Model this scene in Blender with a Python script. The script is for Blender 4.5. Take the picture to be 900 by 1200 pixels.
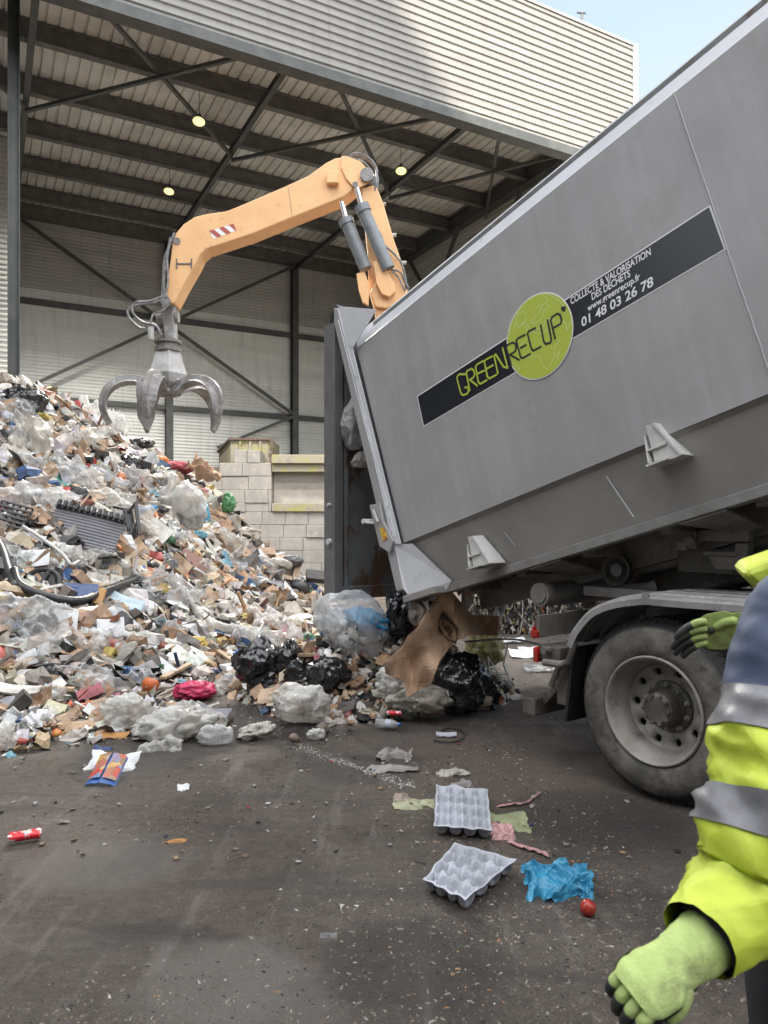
import bpy, math, random
import numpy as np
from mathutils import Vector, Matrix, noise
R = math.radians
V = Vector
random.seed(7)
for o in list(bpy.data.objects): bpy.data.objects.remove(o)
SC = bpy.context.scene
COL = SC.collection
# ---------------------------------------------------------------- camera, world, sun, exposure
F = 870.0
CAMZ = 1.6
cam = bpy.data.cameras.new('camera'); camo = bpy.data.objects.new('camera', cam); COL.objects.link(camo)
camo.location = (0, 0, CAMZ); camo.rotation_euler = (R(90), 0, 0)
cam.sensor_fit = 'VERTICAL'; cam.sensor_height = 36; cam.lens = 36*F/1200; cam.shift_y = 20/1200
cam.clip_start = .05; cam.clip_end = 2000
SC.camera = camo
cam.dof.use_dof = True; cam.dof.focus_distance = 7.0; cam.dof.aperture_fstop = 9
SUN_EL, SUN_AZ = R(22), math.atan2(-.30, -.95)          # azimuth: angle from +Y towards +X of the direction to the sun
W = bpy.data.worlds.new('World'); SC.world = W; W.use_nodes = True
nt = W.node_tree; nt.nodes.clear()
wo = nt.nodes.new('ShaderNodeOutputWorld'); bg = nt.nodes.new('ShaderNodeBackground')
sky = nt.nodes.new('ShaderNodeTexSky'); sky.sky_type = 'NISHITA'; sky.sun_disc = False
sky.sun_elevation = SUN_EL; sky.sun_rotation = SUN_AZ; sky.air_density = 1.0; sky.dust_density = 2.0; sky.ozone_density = 1.5
tc = nt.nodes.new('ShaderNodeTexCoord'); mp = nt.nodes.new('ShaderNodeMapping'); mp.inputs['Scale'].default_value = (1, 1, 2.2)
nz = nt.nodes.new('ShaderNodeTexNoise'); nz.inputs['Scale'].default_value = 1.6; nz.inputs['Detail'].default_value = 9; nz.inputs['Roughness'].default_value = .55
cr = nt.nodes.new('ShaderNodeValToRGB'); cr.color_ramp.elements[0].position = .36; cr.color_ramp.elements[1].position = .66
mx = nt.nodes.new('ShaderNodeMix'); mx.data_type = 'RGBA'
dv = nt.nodes.new('ShaderNodeVectorMath'); dv.operation = 'DOT_PRODUCT'; dv.inputs[1].default_value = (0, -.75, .66)
cr2 = nt.nodes.new('ShaderNodeValToRGB'); cr2.color_ramp.elements[0].position = .0; cr2.color_ramp.elements[0].color = (.185, .215, .245, 1); cr2.color_ramp.elements[1].position = .75; cr2.color_ramp.elements[1].color = (1, 1, 1, 1)
vm = nt.nodes.new('ShaderNodeVectorMath'); vm.operation = 'SCALE'; vm.inputs['Scale'].default_value = 11.0
nt.links.new(tc.outputs['Generated'] if 0 else mp.inputs[0].node.outputs[0], dv.inputs[0]) if 0 else None
L = nt.links.new
L(tc.outputs['Generated'], dv.inputs[0]); L(dv.outputs['Value'], cr2.inputs[0]); L(cr2.outputs[0], vm.inputs[0]); L(vm.outputs[0], mx.inputs[7]); L(tc.outputs['Generated'], mp.inputs[0]); L(mp.outputs[0], nz.inputs[0]); L(nz.outputs[0], cr.inputs[0])
mm = nt.nodes.new('ShaderNodeMath'); mm.operation = 'MULTIPLY_ADD'; mm.inputs[1].default_value = .5; mm.inputs[2].default_value = .5
L(cr.outputs[0], mm.inputs[0]); L(mm.outputs[0], mx.inputs[0]); L(sky.outputs[0], mx.inputs[6]); L(mx.outputs[2], bg.inputs[0]); L(bg.outputs[0], wo.inputs[0])
bg.inputs[1].default_value = .15
sl = bpy.data.lights.new('sun', 'SUN'); sl.energy = 3.6; sl.angle = R(.8); sl.color = (1, .91, .76)
so = bpy.data.objects.new('sun', sl); COL.objects.link(so); so.location = (-10, -30, 30)
sd = V((math.sin(SUN_AZ)*math.cos(SUN_EL), math.cos(SUN_AZ)*math.cos(SUN_EL), math.sin(SUN_EL)))
so.rotation_euler = sd.to_track_quat('Z', 'Y').to_euler()
SC.view_settings.view_transform = 'Standard'; SC.view_settings.look = 'None'; SC.view_settings.gamma = 1
SC.view_settings.use_curve_mapping = False; SC.view_settings.exposure = 1.42
SC.cycles.use_denoising = True; SC.cycles.max_bounces = 7; SC.cycles.transparent_max_bounces = 12
SC.cycles.caustics_reflective = False; SC.cycles.caustics_refractive = False

# ---------------------------------------------------------------- helpers
def ray(px, py): return V(((px-450)/F, 1, (620-py)/F))
def at(px, py, Y): return V((0, 0, CAMZ)) + ray(px, py)*Y
def proj(p): return 450+F*p.x/p.y, 620-F*(p.z-CAMZ)/p.y
def gnd(px, py, z=0): return at(px, py, (CAMZ-z)*F/(py-620))
DV, NV = V((.608, -.794, 0)), V((.794, .608, 0))
TH = math.atan(299/1096)
TR = Matrix(((DV.x, NV.x, 0, NV.x*3.89), (DV.y, NV.y, 0, NV.y*3.89), (0, 0, 1, 0), (0, 0, 0, 1)))   # truck frame (d, l, z)
CT = TR @ Matrix.Translation((-4.868, 0, 1.073)) @ Matrix.Rotation(-TH, 4, 'Y')                     # container frame (s, l, t)
def onl(px, py, l=0):
    r = ray(px, py); return V((0, 0, CAMZ)) + r*((3.89+l)/(NV.x*r.x+NV.y*r.y))
TRi, CTi = TR.inverted(), CT.inverted()
def td(px, py, l=0): return TRi @ onl(px, py, l)
def cs(px, py, l=0): return CTi @ onl(px, py, l)
BU = Matrix(((.881, -.473, 0, 0), (.473, .881, 0, 0), (0, 0, 1, 0), (0, 0, 0, 1)))                   # hall frame (u along front, v depth)
def fr(n, x, o):                                       # frame from normal and x hint
    n = n.normalized(); x = (x - n*x.dot(n)).normalized(); y = n.cross(x)
    return Matrix(((x.x, y.x, n.x, o.x), (x.y, y.y, n.y, o.y), (x.z, y.z, n.z, o.z), (0, 0, 0, 1)))
def tag(o, label=None, cat=None, group=None, kind=None):
    for k, v in (('label', label), ('category', cat), ('group', group), ('kind', kind)):
        if v: o[k] = v
    return o
def empty(name, loc, label=None, cat=None, group=None, M=None):
    o = bpy.data.objects.new(name, None); COL.objects.link(o)
    o.matrix_world = M if M else Matrix.Translation(loc)
    return tag(o, label, cat, group)
def wmat(o):
    m = o.matrix_basis.copy()
    while o.parent: o = o.parent; m = o.matrix_basis @ m
    return m
class MB:
    def __init__(s): s.v = []; s.f = []; s.c = []; s.hascol = False
    def add(s, vs, fs, M=None, col=None):
        b = len(s.v); s.v += [(M @ V(v)) if M else V(v) for v in vs]; s.f += [tuple(i+b for i in f) for f in fs]
        s.c += [col]*len(fs)
        if col: s.hascol = True
        return s
    def bx(s, a, b, M=None, col=None):
        x0, x1 = sorted((a[0], b[0])); y0, y1 = sorted((a[1], b[1])); z0, z1 = sorted((a[2], b[2]))
        return s.add([(x0,y0,z0),(x1,y0,z0),(x1,y1,z0),(x0,y1,z0),(x0,y0,z1),(x1,y0,z1),(x1,y1,z1),(x0,y1,z1)],
                     [(0,3,2,1),(4,5,6,7),(0,1,5,4),(1,2,6,5),(2,3,7,6),(3,0,4,7)], M, col)
    def beam(s, p, q, w, h, M=None, up=None, col=None):
        p, q = V(p), V(q)
        if M: p, q = M @ p, M @ q
        d = (q-p).normalized(); up = up or (V((0,0,1)) if abs(d.z) < .95 else V((0,1,0)))
        x = d.cross(up).normalized()*w/2; y = x.cross(d).normalized()*h/2
        vs = [a+i*x+j*y for a in (p, q) for i, j in ((-1,-1),(1,-1),(1,1),(-1,1))]
        return s.add(vs, [(3,2,1,0),(4,5,6,7),(0,1,5,4),(1,2,6,5),(2,3,7,6),(3,0,4,7)], None, col)
    def ibeam(s, p, q, w, h, M=None, t=.02, side=None):
        p, q = V(p), V(q)
        if M: p, q = M @ p, M @ q
        d = (q-p).normalized(); up = side or V((0,0,1)); up = (up-d*up.dot(d)).normalized()
        s.beam(p+up*(h/2-t/2), q+up*(h/2-t/2), w, t, up=up); s.beam(p-up*(h/2-t/2), q-up*(h/2-t/2), w, t, up=up)
        return s.beam(p, q, t, h-2*t-.002, up=up)
    def tube(s, pts, r, n=10, M=None, col=None, caps=True):
        pts = [(M @ V(p)) if M else V(p) for p in pts]; m = len(pts); rs = r if isinstance(r, (list, tuple)) else [r]*m
        vs = []; px = None
        for i in range(m):
            d = (pts[min(i+1, m-1)]-pts[max(i-1, 0)]).normalized()
            if px is None: px = d.orthogonal().normalized()
            px = (px-d*px.dot(d)).normalized(); py = d.cross(px)
            for k in range(n):
                a = 2*math.pi*k/n; vs.append(pts[i]+(px*math.cos(a)+py*math.sin(a))*rs[i])
        fs = [(i*n+k, i*n+(k+1)%n, (i+1)*n+(k+1)%n, (i+1)*n+k) for i in range(m-1) for k in range(n)]
        if caps: fs += [tuple(range(n))[::-1], tuple((m-1)*n+k for k in range(n))]
        return s.add(vs, fs, None, col)
    def prism(s, pts, off, M=None, col=None):
        n = len(pts); off = V(off); a = [V(p) for p in pts]
        return s.add(a+[p+off for p in a], [tuple(range(n))[::-1], tuple(range(n, 2*n))]+[(i, (i+1)%n, n+(i+1)%n, n+i) for i in range(n)], M, col)
    def lathe(s, prof, n=32, M=None, col=None, closed=False):     # (r, h) about local z
        vs = [(r*math.cos(2*math.pi*k/n), r*math.sin(2*math.pi*k/n), h) for r, h in prof for k in range(n)]
        m = len(prof)
        fs = [(i*n+k, i*n+(k+1)%n, ((i+1)%m)*n+(k+1)%n, ((i+1)%m)*n+k) for i in range(m if closed else m-1) for k in range(n)]
        return s.add(vs, fs, M, col)
    def grid(s, fn, nu, nv, M=None, col=None):
        vs = [fn(i/nu, j/nv) for j in range(nv+1) for i in range(nu+1)]
        fs = [(j*(nu+1)+i, j*(nu+1)+i+1, (j+1)*(nu+1)+i+1, (j+1)*(nu+1)+i) for j in range(nv) for i in range(nu)]
        return s.add(vs, fs, M, col)
    def build(s, name, mat, parent=None, bevel=0, smooth=False, thick=0, sub=0):
        me = bpy.data.meshes.new(name)
        if parent: Mi = wmat(parent).inverted(); vs = [Mi @ v for v in s.v]; loc = None
        else:
            xs = [v.x for v in s.v]; ys = [v.y for v in s.v]; zs = [v.z for v in s.v]
            loc = V(((min(xs)+max(xs))/2, (min(ys)+max(ys))/2, min(zs))); vs = [v-loc for v in s.v]
        me.from_pydata([tuple(v) for v in vs], [], s.f)
        if s.hascol:
            at_ = me.color_attributes.new('Col', 'FLOAT_COLOR', 'CORNER'); buf = []
            for f, c in zip(s.f, s.c): buf += list((c or (.5,.5,.5))[:3])+[1]; buf += (list((c or (.5,.5,.5))[:3])+[1])*(len(f)-1)
            at_.data.foreach_set('color', buf)
        if mat: me.materials.append(mat)
        if smooth: me.polygons.foreach_set('use_smooth', [True]*len(me.polygons))
        me.update(); o = bpy.data.objects.new(name, me); COL.objects.link(o)
        if parent: o.parent = parent
        else: o.location = loc
        if thick: m = o.modifiers.new('t', 'SOLIDIFY'); m.thickness = thick; m.offset = 0
        if bevel: m = o.modifiers.new('b', 'BEVEL'); m.width = bevel; m.segments = 2; m.limit_method = 'ANGLE'; m.angle_limit = R(40)
        if sub: m = o.modifiers.new('s', 'SUBSURF'); m.levels = sub; m.render_levels = sub
        return o
def axisM(o, ax, x=None): return fr(V(ax), x or V(ax).orthogonal(), V(o))
def cyl(mb, p, q, r, n=20, M=None, r2=None): return mb.tube([p, q], [r, r2 if r2 is not None else r], n, M)
def cat(pts, n=8):                                     # Catmull-Rom through points
    P = [V(p) for p in pts]; P = [2*P[0]-P[1]]+P+[2*P[-1]-P[-2]]; out = []
    for i in range(1, len(P)-2):
        for k in range(n):
            t = k/n; a, b, c, d = P[i-1:i+3]
            out.append(.5*((2*b)+(c-a)*t+(2*a-5*b+4*c-d)*t*t+(3*b-a-3*c+d)*t**3))
    return out+[P[-2]]
def lerps(xs, ys, x):
    return float(np.interp(x, xs, ys))

# ---------------------------------------------------------------- materials
def newmat(name):
    m = bpy.data.materials.new(name); m.use_nodes = True; t = m.node_tree; return m, t, t.nodes['Principled BSDF']
def N(t, k, **kw):
    n = t.nodes.new('ShaderNode'+k)
    for a, b in kw.items():
        if a.startswith('i_'): n.inputs[a[2:].replace('_', ' ')].default_value = b
        else: setattr(n, a, b)
    return n
def ramp(t, src, stops):
    r = N(t, 'ValToRGB'); e = r.color_ramp.elements
    while len(e) < len(stops): e.new(.5)
    for k, (p, c) in enumerate(stops): e[k].position = p; e[k].color = c if len(c) == 4 else (*c, 1)
    t.links.new(src, r.inputs[0]); return r.outputs[0]
def mixc(t, f, a, b, mode='MIX'):
    m = N(t, 'Mix', data_type='RGBA', blend_type=mode)
    for k, x in ((0, f), (6, a), (7, b)):
        if hasattr(x, 'links'): t.links.new(x, m.inputs[k])
        else: m.inputs[k].default_value = x if k == 0 else (*x[:3], 1)
    return m.outputs[2]
def coord(t, sc=(1,1,1), rot=(0,0,0)):
    c = N(t, 'TexCoord'); m = N(t, 'Mapping'); m.inputs['Scale'].default_value = sc; m.inputs['Rotation'].default_value = rot
    t.links.new(c.outputs['Object'], m.inputs[0]); return m.outputs[0]
def noi(t, sc, det=5, co=None, rough=.6):
    n = N(t, 'TexNoise', i_Scale=sc, i_Detail=det, i_Roughness=rough); t.links.new(co if co else coord(t), n.inputs[0]); return n.outputs[0]
def bump(t, b, src, st, dist=.02):
    n = N(t, 'Bump', i_Strength=st, i_Distance=dist); t.links.new(src, n.inputs['Height']); t.links.new(n.outputs[0], b.inputs['Normal'])
def mat(name, c, rough=.6, metal=0, c2=None, sc=6, lo=.4, hi=.65, c3=None, sc3=3, lo3=.55, hi3=.7, bs=0, bsc=40, spec=.5, coat=0, trans=0, scale=(1,1,1), bd=.01):
    m, t, b = newmat(name)
    b.inputs['Roughness'].default_value = rough; b.inputs['Metallic'].default_value = metal; b.inputs['Specular IOR Level'].default_value = spec
    b.inputs['Coat Weight'].default_value = coat
    col = None
    if c2: co = coord(t, scale); col = mixc(t, ramp(t, noi(t, sc, 6, co), [(lo, (0,0,0)), (hi, (1,1,1))]), c, c2)
    if c3: col = mixc(t, ramp(t, noi(t, sc3, 8, coord(t, scale), .7), [(lo3, (0,0,0)), (hi3, (1,1,1))]), col or c, c3)
    if col: t.links.new(col, b.inputs['Base Color'])
    else: b.inputs['Base Color'].default_value = (*c, 1)
    if bs: bump(t, b, noi(t, bsc, 6), bs, bd)
    if trans: b.inputs['Transmission Weight'].default_value = trans
    return m
def crumple(t, b, sc=9, st=.8, dist=.04, extra=()):
    co = coord(t); n = N(t, 'TexNoise', i_Scale=sc*.35, i_Detail=3); t.links.new(co, n.inputs[0])
    w = N(t, 'VectorMath', operation='MULTIPLY_ADD'); t.links.new(n.outputs['Color'], w.inputs[0]); w.inputs[1].default_value = (.35, .35, .35); t.links.new(co, w.inputs[2])
    prev = None
    for k, (s_, a) in enumerate(((1, 1.), (2.6, .35), (6, .1))):
        v = N(t, 'TexVoronoi', i_Scale=sc*s_, i_Randomness=1.0, feature='F1'); t.links.new(w.outputs[0], v.inputs[0])
        m = N(t, 'Math', operation='MULTIPLY'); m.inputs[1].default_value = a; t.links.new(v.outputs['Distance'], m.inputs[0])
        if prev: ad = N(t, 'Math', operation='ADD'); t.links.new(prev, ad.inputs[0]); t.links.new(m.outputs[0], ad.inputs[1]); prev = ad.outputs[0]
        else: prev = m.outputs[0]
    bp = N(t, 'Bump', i_Strength=st, i_Distance=dist); t.links.new(prev, bp.inputs['Height'])
    for x in (b,)+tuple(extra): t.links.new(bp.outputs[0], x.inputs['Normal'])
def filmmat(name, c, alpha=.4, rough=.22, attr=False, c2=None):
    m, t, b = newmat(name); out = t.nodes['Material Output']
    b.inputs['Roughness'].default_value = rough; b.inputs['Specular IOR Level'].default_value = .6
    if attr: a = N(t, 'VertexColor', layer_name='Col'); t.links.new(a.outputs[0], b.inputs['Base Color'])
    elif c2: t.links.new(mixc(t, ramp(t, noi(t, 5, 6), [(.45, (0,0,0)), (.65, (1,1,1))]), c, c2), b.inputs['Base Color'])
    else: b.inputs['Base Color'].default_value = (*c, 1)
    tl = N(t, 'BsdfTranslucent'); tl.inputs[0].default_value = (*c, 1)
    ms = N(t, 'MixShader'); ms.inputs[0].default_value = .3; t.links.new(b.outputs[0], ms.inputs[1]); t.links.new(tl.outputs[0], ms.inputs[2])
    tr = N(t, 'BsdfTransparent'); m2 = N(t, 'MixShader')
    lw = N(t, 'LayerWeight'); lw.inputs[0].default_value = .35
    a2 = N(t, 'Math', operation='MULTIPLY_ADD'); t.links.new(lw.outputs['Facing'], a2.inputs[0]); a2.inputs[1].default_value = .6; a2.inputs[2].default_value = 1-alpha; a2.use_clamp = True
    t.links.new(a2.outputs[0], m2.inputs[0]); t.links.new(tr.outputs[0], m2.inputs[1]); t.links.new(ms.outputs[0], m2.inputs[2])
    t.links.new(m2.outputs[0], out.inputs[0])
    crumple(t, b, 8, .8, .045, (tl,))
    return m
def attrmat(name, rough=.6, spec=.4, bs=.2):
    m, t, b = newmat(name); a = N(t, 'VertexColor', layer_name='Col')
    n = ramp(t, noi(t, 9, 7), [(.35, (.45,.42,.39)), (.6, (1,1,1))])
    t.links.new(mixc(t, .8, a.outputs[0], n, 'MULTIPLY'), b.inputs['Base Color'])
    b.inputs['Roughness'].default_value = rough; b.inputs['Specular IOR Level'].default_value = spec
    bump(t, b, noi(t, 30, 4), bs, .01); return m
M_ = {}
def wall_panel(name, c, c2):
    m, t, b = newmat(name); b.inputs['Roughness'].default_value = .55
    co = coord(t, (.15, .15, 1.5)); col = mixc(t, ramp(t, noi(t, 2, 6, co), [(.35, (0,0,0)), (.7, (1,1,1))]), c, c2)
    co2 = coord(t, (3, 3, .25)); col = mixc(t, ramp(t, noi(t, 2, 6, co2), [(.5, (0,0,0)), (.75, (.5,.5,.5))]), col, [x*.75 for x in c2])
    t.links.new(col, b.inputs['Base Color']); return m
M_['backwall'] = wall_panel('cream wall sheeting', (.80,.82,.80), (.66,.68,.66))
M_['backwall2'] = wall_panel('darker grey wall sheeting', (.52,.53,.51), (.38,.39,.38))  # darker grey tone for the upper back wall, side walls and partition
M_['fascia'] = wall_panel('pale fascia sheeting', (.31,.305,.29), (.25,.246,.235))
M_['deck'] = mat('roof deck', (.7,.7,.68), .55, c2=(.52,.52,.5), sc=1.2)
M_['steel'] = mat('dark grey painted steel', (.065,.071,.07), .55, c2=(.10,.105,.10), sc=3)
M_['beam'] = mat('dusty roof beam', (.11,.112,.108), .75, c2=(.16,.16,.152), sc=4)
M_['conc'] = mat('concrete block', (.34,.325,.31), .9, c2=(.265,.255,.245), sc=1.6, c3=(.43,.40,.37), sc3=5, bs=.5, bsc=25, bd=.02)
M_['concflat'] = mat('smooth concrete', (.36,.34,.32), .9, c2=(.28,.26,.24), sc=2, c3=(.2,.15,.12), sc3=1.6, lo3=.6, hi3=.8, bs=.3, bsc=12)
M_['yel'] = mat('scuffed yellow steel', (.31,.30,.12), .8, c2=(.30,.275,.22), sc=2.5, lo=.38, hi=.52, c3=(.16,.11,.08), sc3=4, bs=.2)
M_['paint'] = mat('grey container paint', (.37,.365,.37), .33, c2=(.325,.32,.325), sc=.9, c3=(.28,.27,.26), sc3=1.6, lo3=.5, hi3=.85, spec=.5, bs=.10, bsc=3, bd=.03)
_t = M_['paint'].node_tree; _b = _t.nodes['Principled BSDF']; _s = _b.inputs['Base Color'].links[0].from_socket
_k = ramp(_t, noi(_t, 1.3, 8, coord(_t, (7, 7, .5)), .7), [(.42, (.80,.77,.74)), (.62, (1,1,1))]); _k2 = ramp(_t, noi(_t, 6, 9, coord(_t, (.5, 1, 3)), .75), [(.66, (1,1,1)), (.78, (.78,.74,.70))])
_t.links.new(mixc(_t, 1, mixc(_t, .38, _s, _k, 'MULTIPLY'), _k2, 'MULTIPLY'), _b.inputs['Base Color']); _t.links.new(ramp(_t, noi(_t, 1.5, 7), [(.35, (.26,.26,.26)), (.7, (.5,.5,.5))]), _b.inputs['Roughness'])
M_['paintlow'] = mat('dusty grey container paint', (.30,.285,.27), .6, c2=(.23,.218,.205), sc=1.4, c3=(.24,.23,.22), sc3=3, lo3=.6, hi3=.85, bs=.08, bsc=30)
M_['edge'] = mat('edge paint lightened by skylight', (.6,.61,.64), .38, c2=(.53,.54,.565), sc=2, c3=(.22,.21,.21), sc3=8, lo3=.62, hi3=.75)  # top rim's brightness from the sky is put into this colour; trims share it
M_['bracket'] = mat('pale scuffed bracket paint', (.6,.59,.57), .5, c2=(.46,.45,.43), sc=7, c3=(.18,.1,.06), sc3=12, lo3=.66, hi3=.74)
M_['rustin'] = mat('rusty inner steel', (.19,.20,.20), .65, c2=(.12,.12,.12), sc=2.5, c3=(.10,.045,.02), sc3=3.2, lo3=.52, hi3=.6, bs=.25, bsc=25, scale=(1,1,.6))
M_['dirty'] = mat('dirty dark steel', (.07,.063,.056), .6, c2=(.13,.118,.105), sc=5, c3=(.2,.18,.155), sc3=9, lo3=.55, hi3=.75, bs=.35, bsc=40)
M_['dirtyl'] = mat('grimy grey steel', (.19,.178,.165), .6, c2=(.12,.11,.10), sc=5, c3=(.28,.26,.235), sc3=9, lo3=.55, hi3=.75, bs=.35, bsc=40)
M_['rust'] = mat('rusty roller', (.09,.06,.045), .75, c2=(.2,.17,.15), sc=8, c3=(.08,.03,.015), sc3=14, bs=.5)
M_['fender'] = mat('dusty plastic mudguard', (.28,.27,.26), .5, c2=(.15,.145,.14), sc=4, c3=(.4,.39,.37), sc3=12, lo3=.55, hi3=.75, bs=.15)
M_['rim'] = mat('grimy silver rim', (.34,.32,.29), .6, .15, c2=(.21,.19,.165), sc=4, c3=(.10,.085,.07), sc3=9, lo3=.58, hi3=.72, bs=.15)
M_['orange'] = mat('orange machine paint', (.84,.50,.245), .5, c2=(.76,.44,.21), sc=2, c3=(.45,.26,.15), sc3=7, lo3=.58, hi3=.8, bs=.08, bsc=18)
M_['claw'] = mat('worn grapple steel', (.27,.26,.25), .55, .2, c2=(.17,.155,.15), sc=4, c3=(.44,.44,.45), sc3=6, lo3=.52, hi3=.7, bs=.25, bsc=30)
M_['clawl'] = mat('light grapple paint', (.5,.5,.49), .5, c2=(.36,.35,.33), sc=5, c3=(.14,.12,.1), sc3=10, lo3=.6, hi3=.7)
M_['ram'] = mat('grey ram paint', (.2,.22,.24), .4, c2=(.15,.16,.17), sc=6)
M_['chrome'] = mat('chromed rod', (.7,.7,.72), .15, 1)
M_['hose'] = mat('rubber hose', (.12,.12,.12), .5, c2=(.3,.3,.3), sc=12)
M_['black'] = mat('black plastic', (.018,.018,.02), .38, c2=(.03,.03,.032), sc=9, c3=(.10,.095,.09), sc3=7, lo3=.6, hi3=.8)
m_, t_, b_ = newmat('black bin bag film'); b_.inputs['Base Color'].default_value = (.010,.010,.012,1); b_.inputs['Roughness'].default_value = .17; b_.inputs['Specular IOR Level'].default_value = .9; crumple(t_, b_, 4.5, .7, .07); M_['bin'] = m_
M_['red'] = mat('red lamp', (.45,.02,.01), .35, c2=(.25,.03,.02), sc=18)
M_['dark'] = mat('dark void', (.008,.008,.008), .9)
M_['decal'] = mat('black decal film', (.014,.016,.022), .28)
M_['white'] = mat('white print', (.8,.8,.8), .4)
M_['lime'] = mat('lime print', (.44,.52,.06), .4)
M_['mapline'] = mat('pale map lines', (.62,.68,.38), .4)
M_['clear'] = filmmat('clear film', (.70,.71,.71), .58)
M_['milky'] = filmmat('milky film', (.78,.77,.74), .42, .26, c2=(.62,.58,.50))
M_['veryclear'] = filmmat('very clear film', (.72,.74,.76), .72)
M_['grime'] = filmmat('grimy film', (.62,.59,.53), .2, c2=(.4,.35,.28))
M_['blueclear'] = filmmat('pale blue film', (.12,.3,.42), .3)
# ---------------------------------------------------------------- heap height field
HP = [(0,900,0,-.05),(60,880,0,-.02),(130,872,0,-.03),(200,868,0,-.02),(270,868,0,-.05),(262,835,0,-.03),(290,808,0,-.02),(335,806,0,-.02)]
HC = []
for px, py, z, dzz in HP: p = gnd(px, py); HC.append((p.x, p.y, dzz))
for px, py, Y in [(0,800,6.9),(0,740,7.7),(0,700,8.3),(0,650,9.0),(0,600,9.8),(0,530,11.2),(0,458,12.6),(60,474,12.9),(60,560,11.2),(60,650,9.4),(60,760,7.7),
                  (100,510,13),(100,600,10.6),(100,700,8.8),(100,800,7.2),(150,532,13.6),(150,640,11),(150,740,8.6),(200,553,14.2),(200,620,12.3),(200,700,10.4),(200,750,9.2),(200,805,7.55),
                  (245,580,14.8),(245,660,12.6),(245,730,10.2),(290,632,15.3),(300,700,12.8),(300,755,9.9),(335,672,15.8),(340,725,12.),(340,765,9.4),(385,703,15.9),(385,735,11.4),
                  (-150,700,8),(-150,600,9.6),(-150,470,12),(-350,600,10),(-350,500,12)]:
    p = at(px, py, Y); HC.append((p.x, p.y, p.z))
HC += [(-8,18,1.5),(-4,19,.3),(0,20,-.2),(-12,17,2),(-1,5.5,-.4),(-4,4.2,-.5),(-7,4,-.4),(1.2,14,-.2),(1.0,10.5,-.25),(0.2,8.6,-.12),(-12,9,2.5)]
_A = np.array(HC); _n = len(_A)
def _phi(r2): return np.where(r2 > 0, r2*np.log(r2+1e-9)*.5, 0)
_d2 = ((_A[:, None, :2]-_A[None, :, :2])**2).sum(-1)
_K = np.zeros((_n+3, _n+3)); _K[:_n, :_n] = _phi(_d2)+np.eye(_n)*.02; _K[:_n, _n] = 1; _K[:_n, _n+1:] = _A[:, :2]; _K[_n, :_n] = 1; _K[_n+1:, :_n] = _A[:, :2].T
_w = np.linalg.solve(_K, np.concatenate([_A[:, 2], [0, 0, 0]]))
BL = [(-.45,6.75,.55,.42,.35),(.05,6.9,.5,.5,.4),(.45,6.9,.45,.45,.3),(-.9,7.3,.35,.45,.4),(.9,7.3,.25,.35,.3),(-.35,6.3,.1,.45,.25)]
def Hh(x, y):
    r2 = (_A[:, 0]-x)**2+(_A[:, 1]-y)**2
    a = float(_phi(r2) @ _w[:_n]+_w[_n]+_w[_n+1]*x+_w[_n+2]*y)
    b = -.06+sum(h*math.exp(-((x-cx)/rx)**2-((y-cy)/ry)**2) for cx, cy, h, rx, ry in BL)
    return max(a, b)
GX, GY, GS = -13, 3.5, .1
_gx = np.arange(GX, 3.0, GS); _gy = np.arange(GY, 20, GS)
_HG = np.array([[Hh(x, y) for x in _gx] for y in _gy])
def H(x, y):
    i = (x-GX)/GS; j = (y-GY)/GS
    if i < 0 or j < 0 or i >= len(_gx)-1 or j >= len(_gy)-1: return -1.
    a, b = int(i), int(j); u, v = i-a, j-b
    return (_HG[b, a]*(1-u)+_HG[b, a+1]*u)*(1-v)+(_HG[b+1, a]*(1-u)+_HG[b+1, a+1]*u)*v
def hit(px, py):
    r = ray(px, py); Y = 2.2
    while Y < 20:
        p = V((0, 0, CAMZ))+r*Y
        if p.z < H(p.x, p.y) or p.z < 0: return p
        Y += .02
    return at(px, py, 14)
def hn(x, y, e=.15): return V((H(x-e, y)-H(x+e, y), H(x, y-e)-H(x, y+e), 2*e)).normalized() if H(x, y) > 0 else V((0, 0, 1))

# ---------------------------------------------------------------- ground
m, t, b = newmat('wet dirty asphalt'); co = coord(t)
base = mixc(t, ramp(t, noi(t, .9, 7, co), [(.35, (0,0,0)), (.68, (1,1,1))]), (.142,.120,.103), (.205,.175,.152))
base = mixc(t, ramp(t, noi(t, .45, 4, co), [(.5, (0,0,0)), (.72, (.8,.8,.8))]), base, (.165,.132,.108))
base = mixc(t, ramp(t, noi(t, 2.3, 9, co, .75), [(.56, (0,0,0)), (.75, (.75,.75,.75))]), base, (.10,.09,.083))
base = mixc(t, ramp(t, noi(t, 70, 3, co, .7), [(.3, (.72,.72,.72)), (.7, (1.25,1.25,1.25))]), base, base) if False else base
base = mixc(t, 1, base, ramp(t, noi(t, 90, 4, co, .75), [(.36, (.5,.5,.5)), (.64, (1.1,1.1,1.1))]), 'MULTIPLY')
for sc, th, c, e in ((55, .16, (.3,.26,.22), .5), (95, .14, (.33,.29,.25), .55), (33, .1, (.26,.18,.12), .6)):
    vo = N(t, 'TexVoronoi', i_Scale=sc, i_Randomness=1.0); t.links.new(co, vo.inputs[0])
    dots = ramp(t, vo.outputs['Distance'], [(th*.7, (1,1,1)), (th*1.5, (0,0,0))])
    sel = ramp(t, vo.outputs['Color'], [(e, (0,0,0)), (e+.12, (1,1,1))])
    patch = ramp(t, noi(t, 1.4+sc*.01, 5, co), [(.4, (.15,.15,.15)), (.62, (1,1,1))])
    f = mixc(t, 1, mixc(t, 1, dots, sel, 'MULTIPLY'), patch, 'MULTIPLY')
    base = mixc(t, f, base, c)
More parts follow.
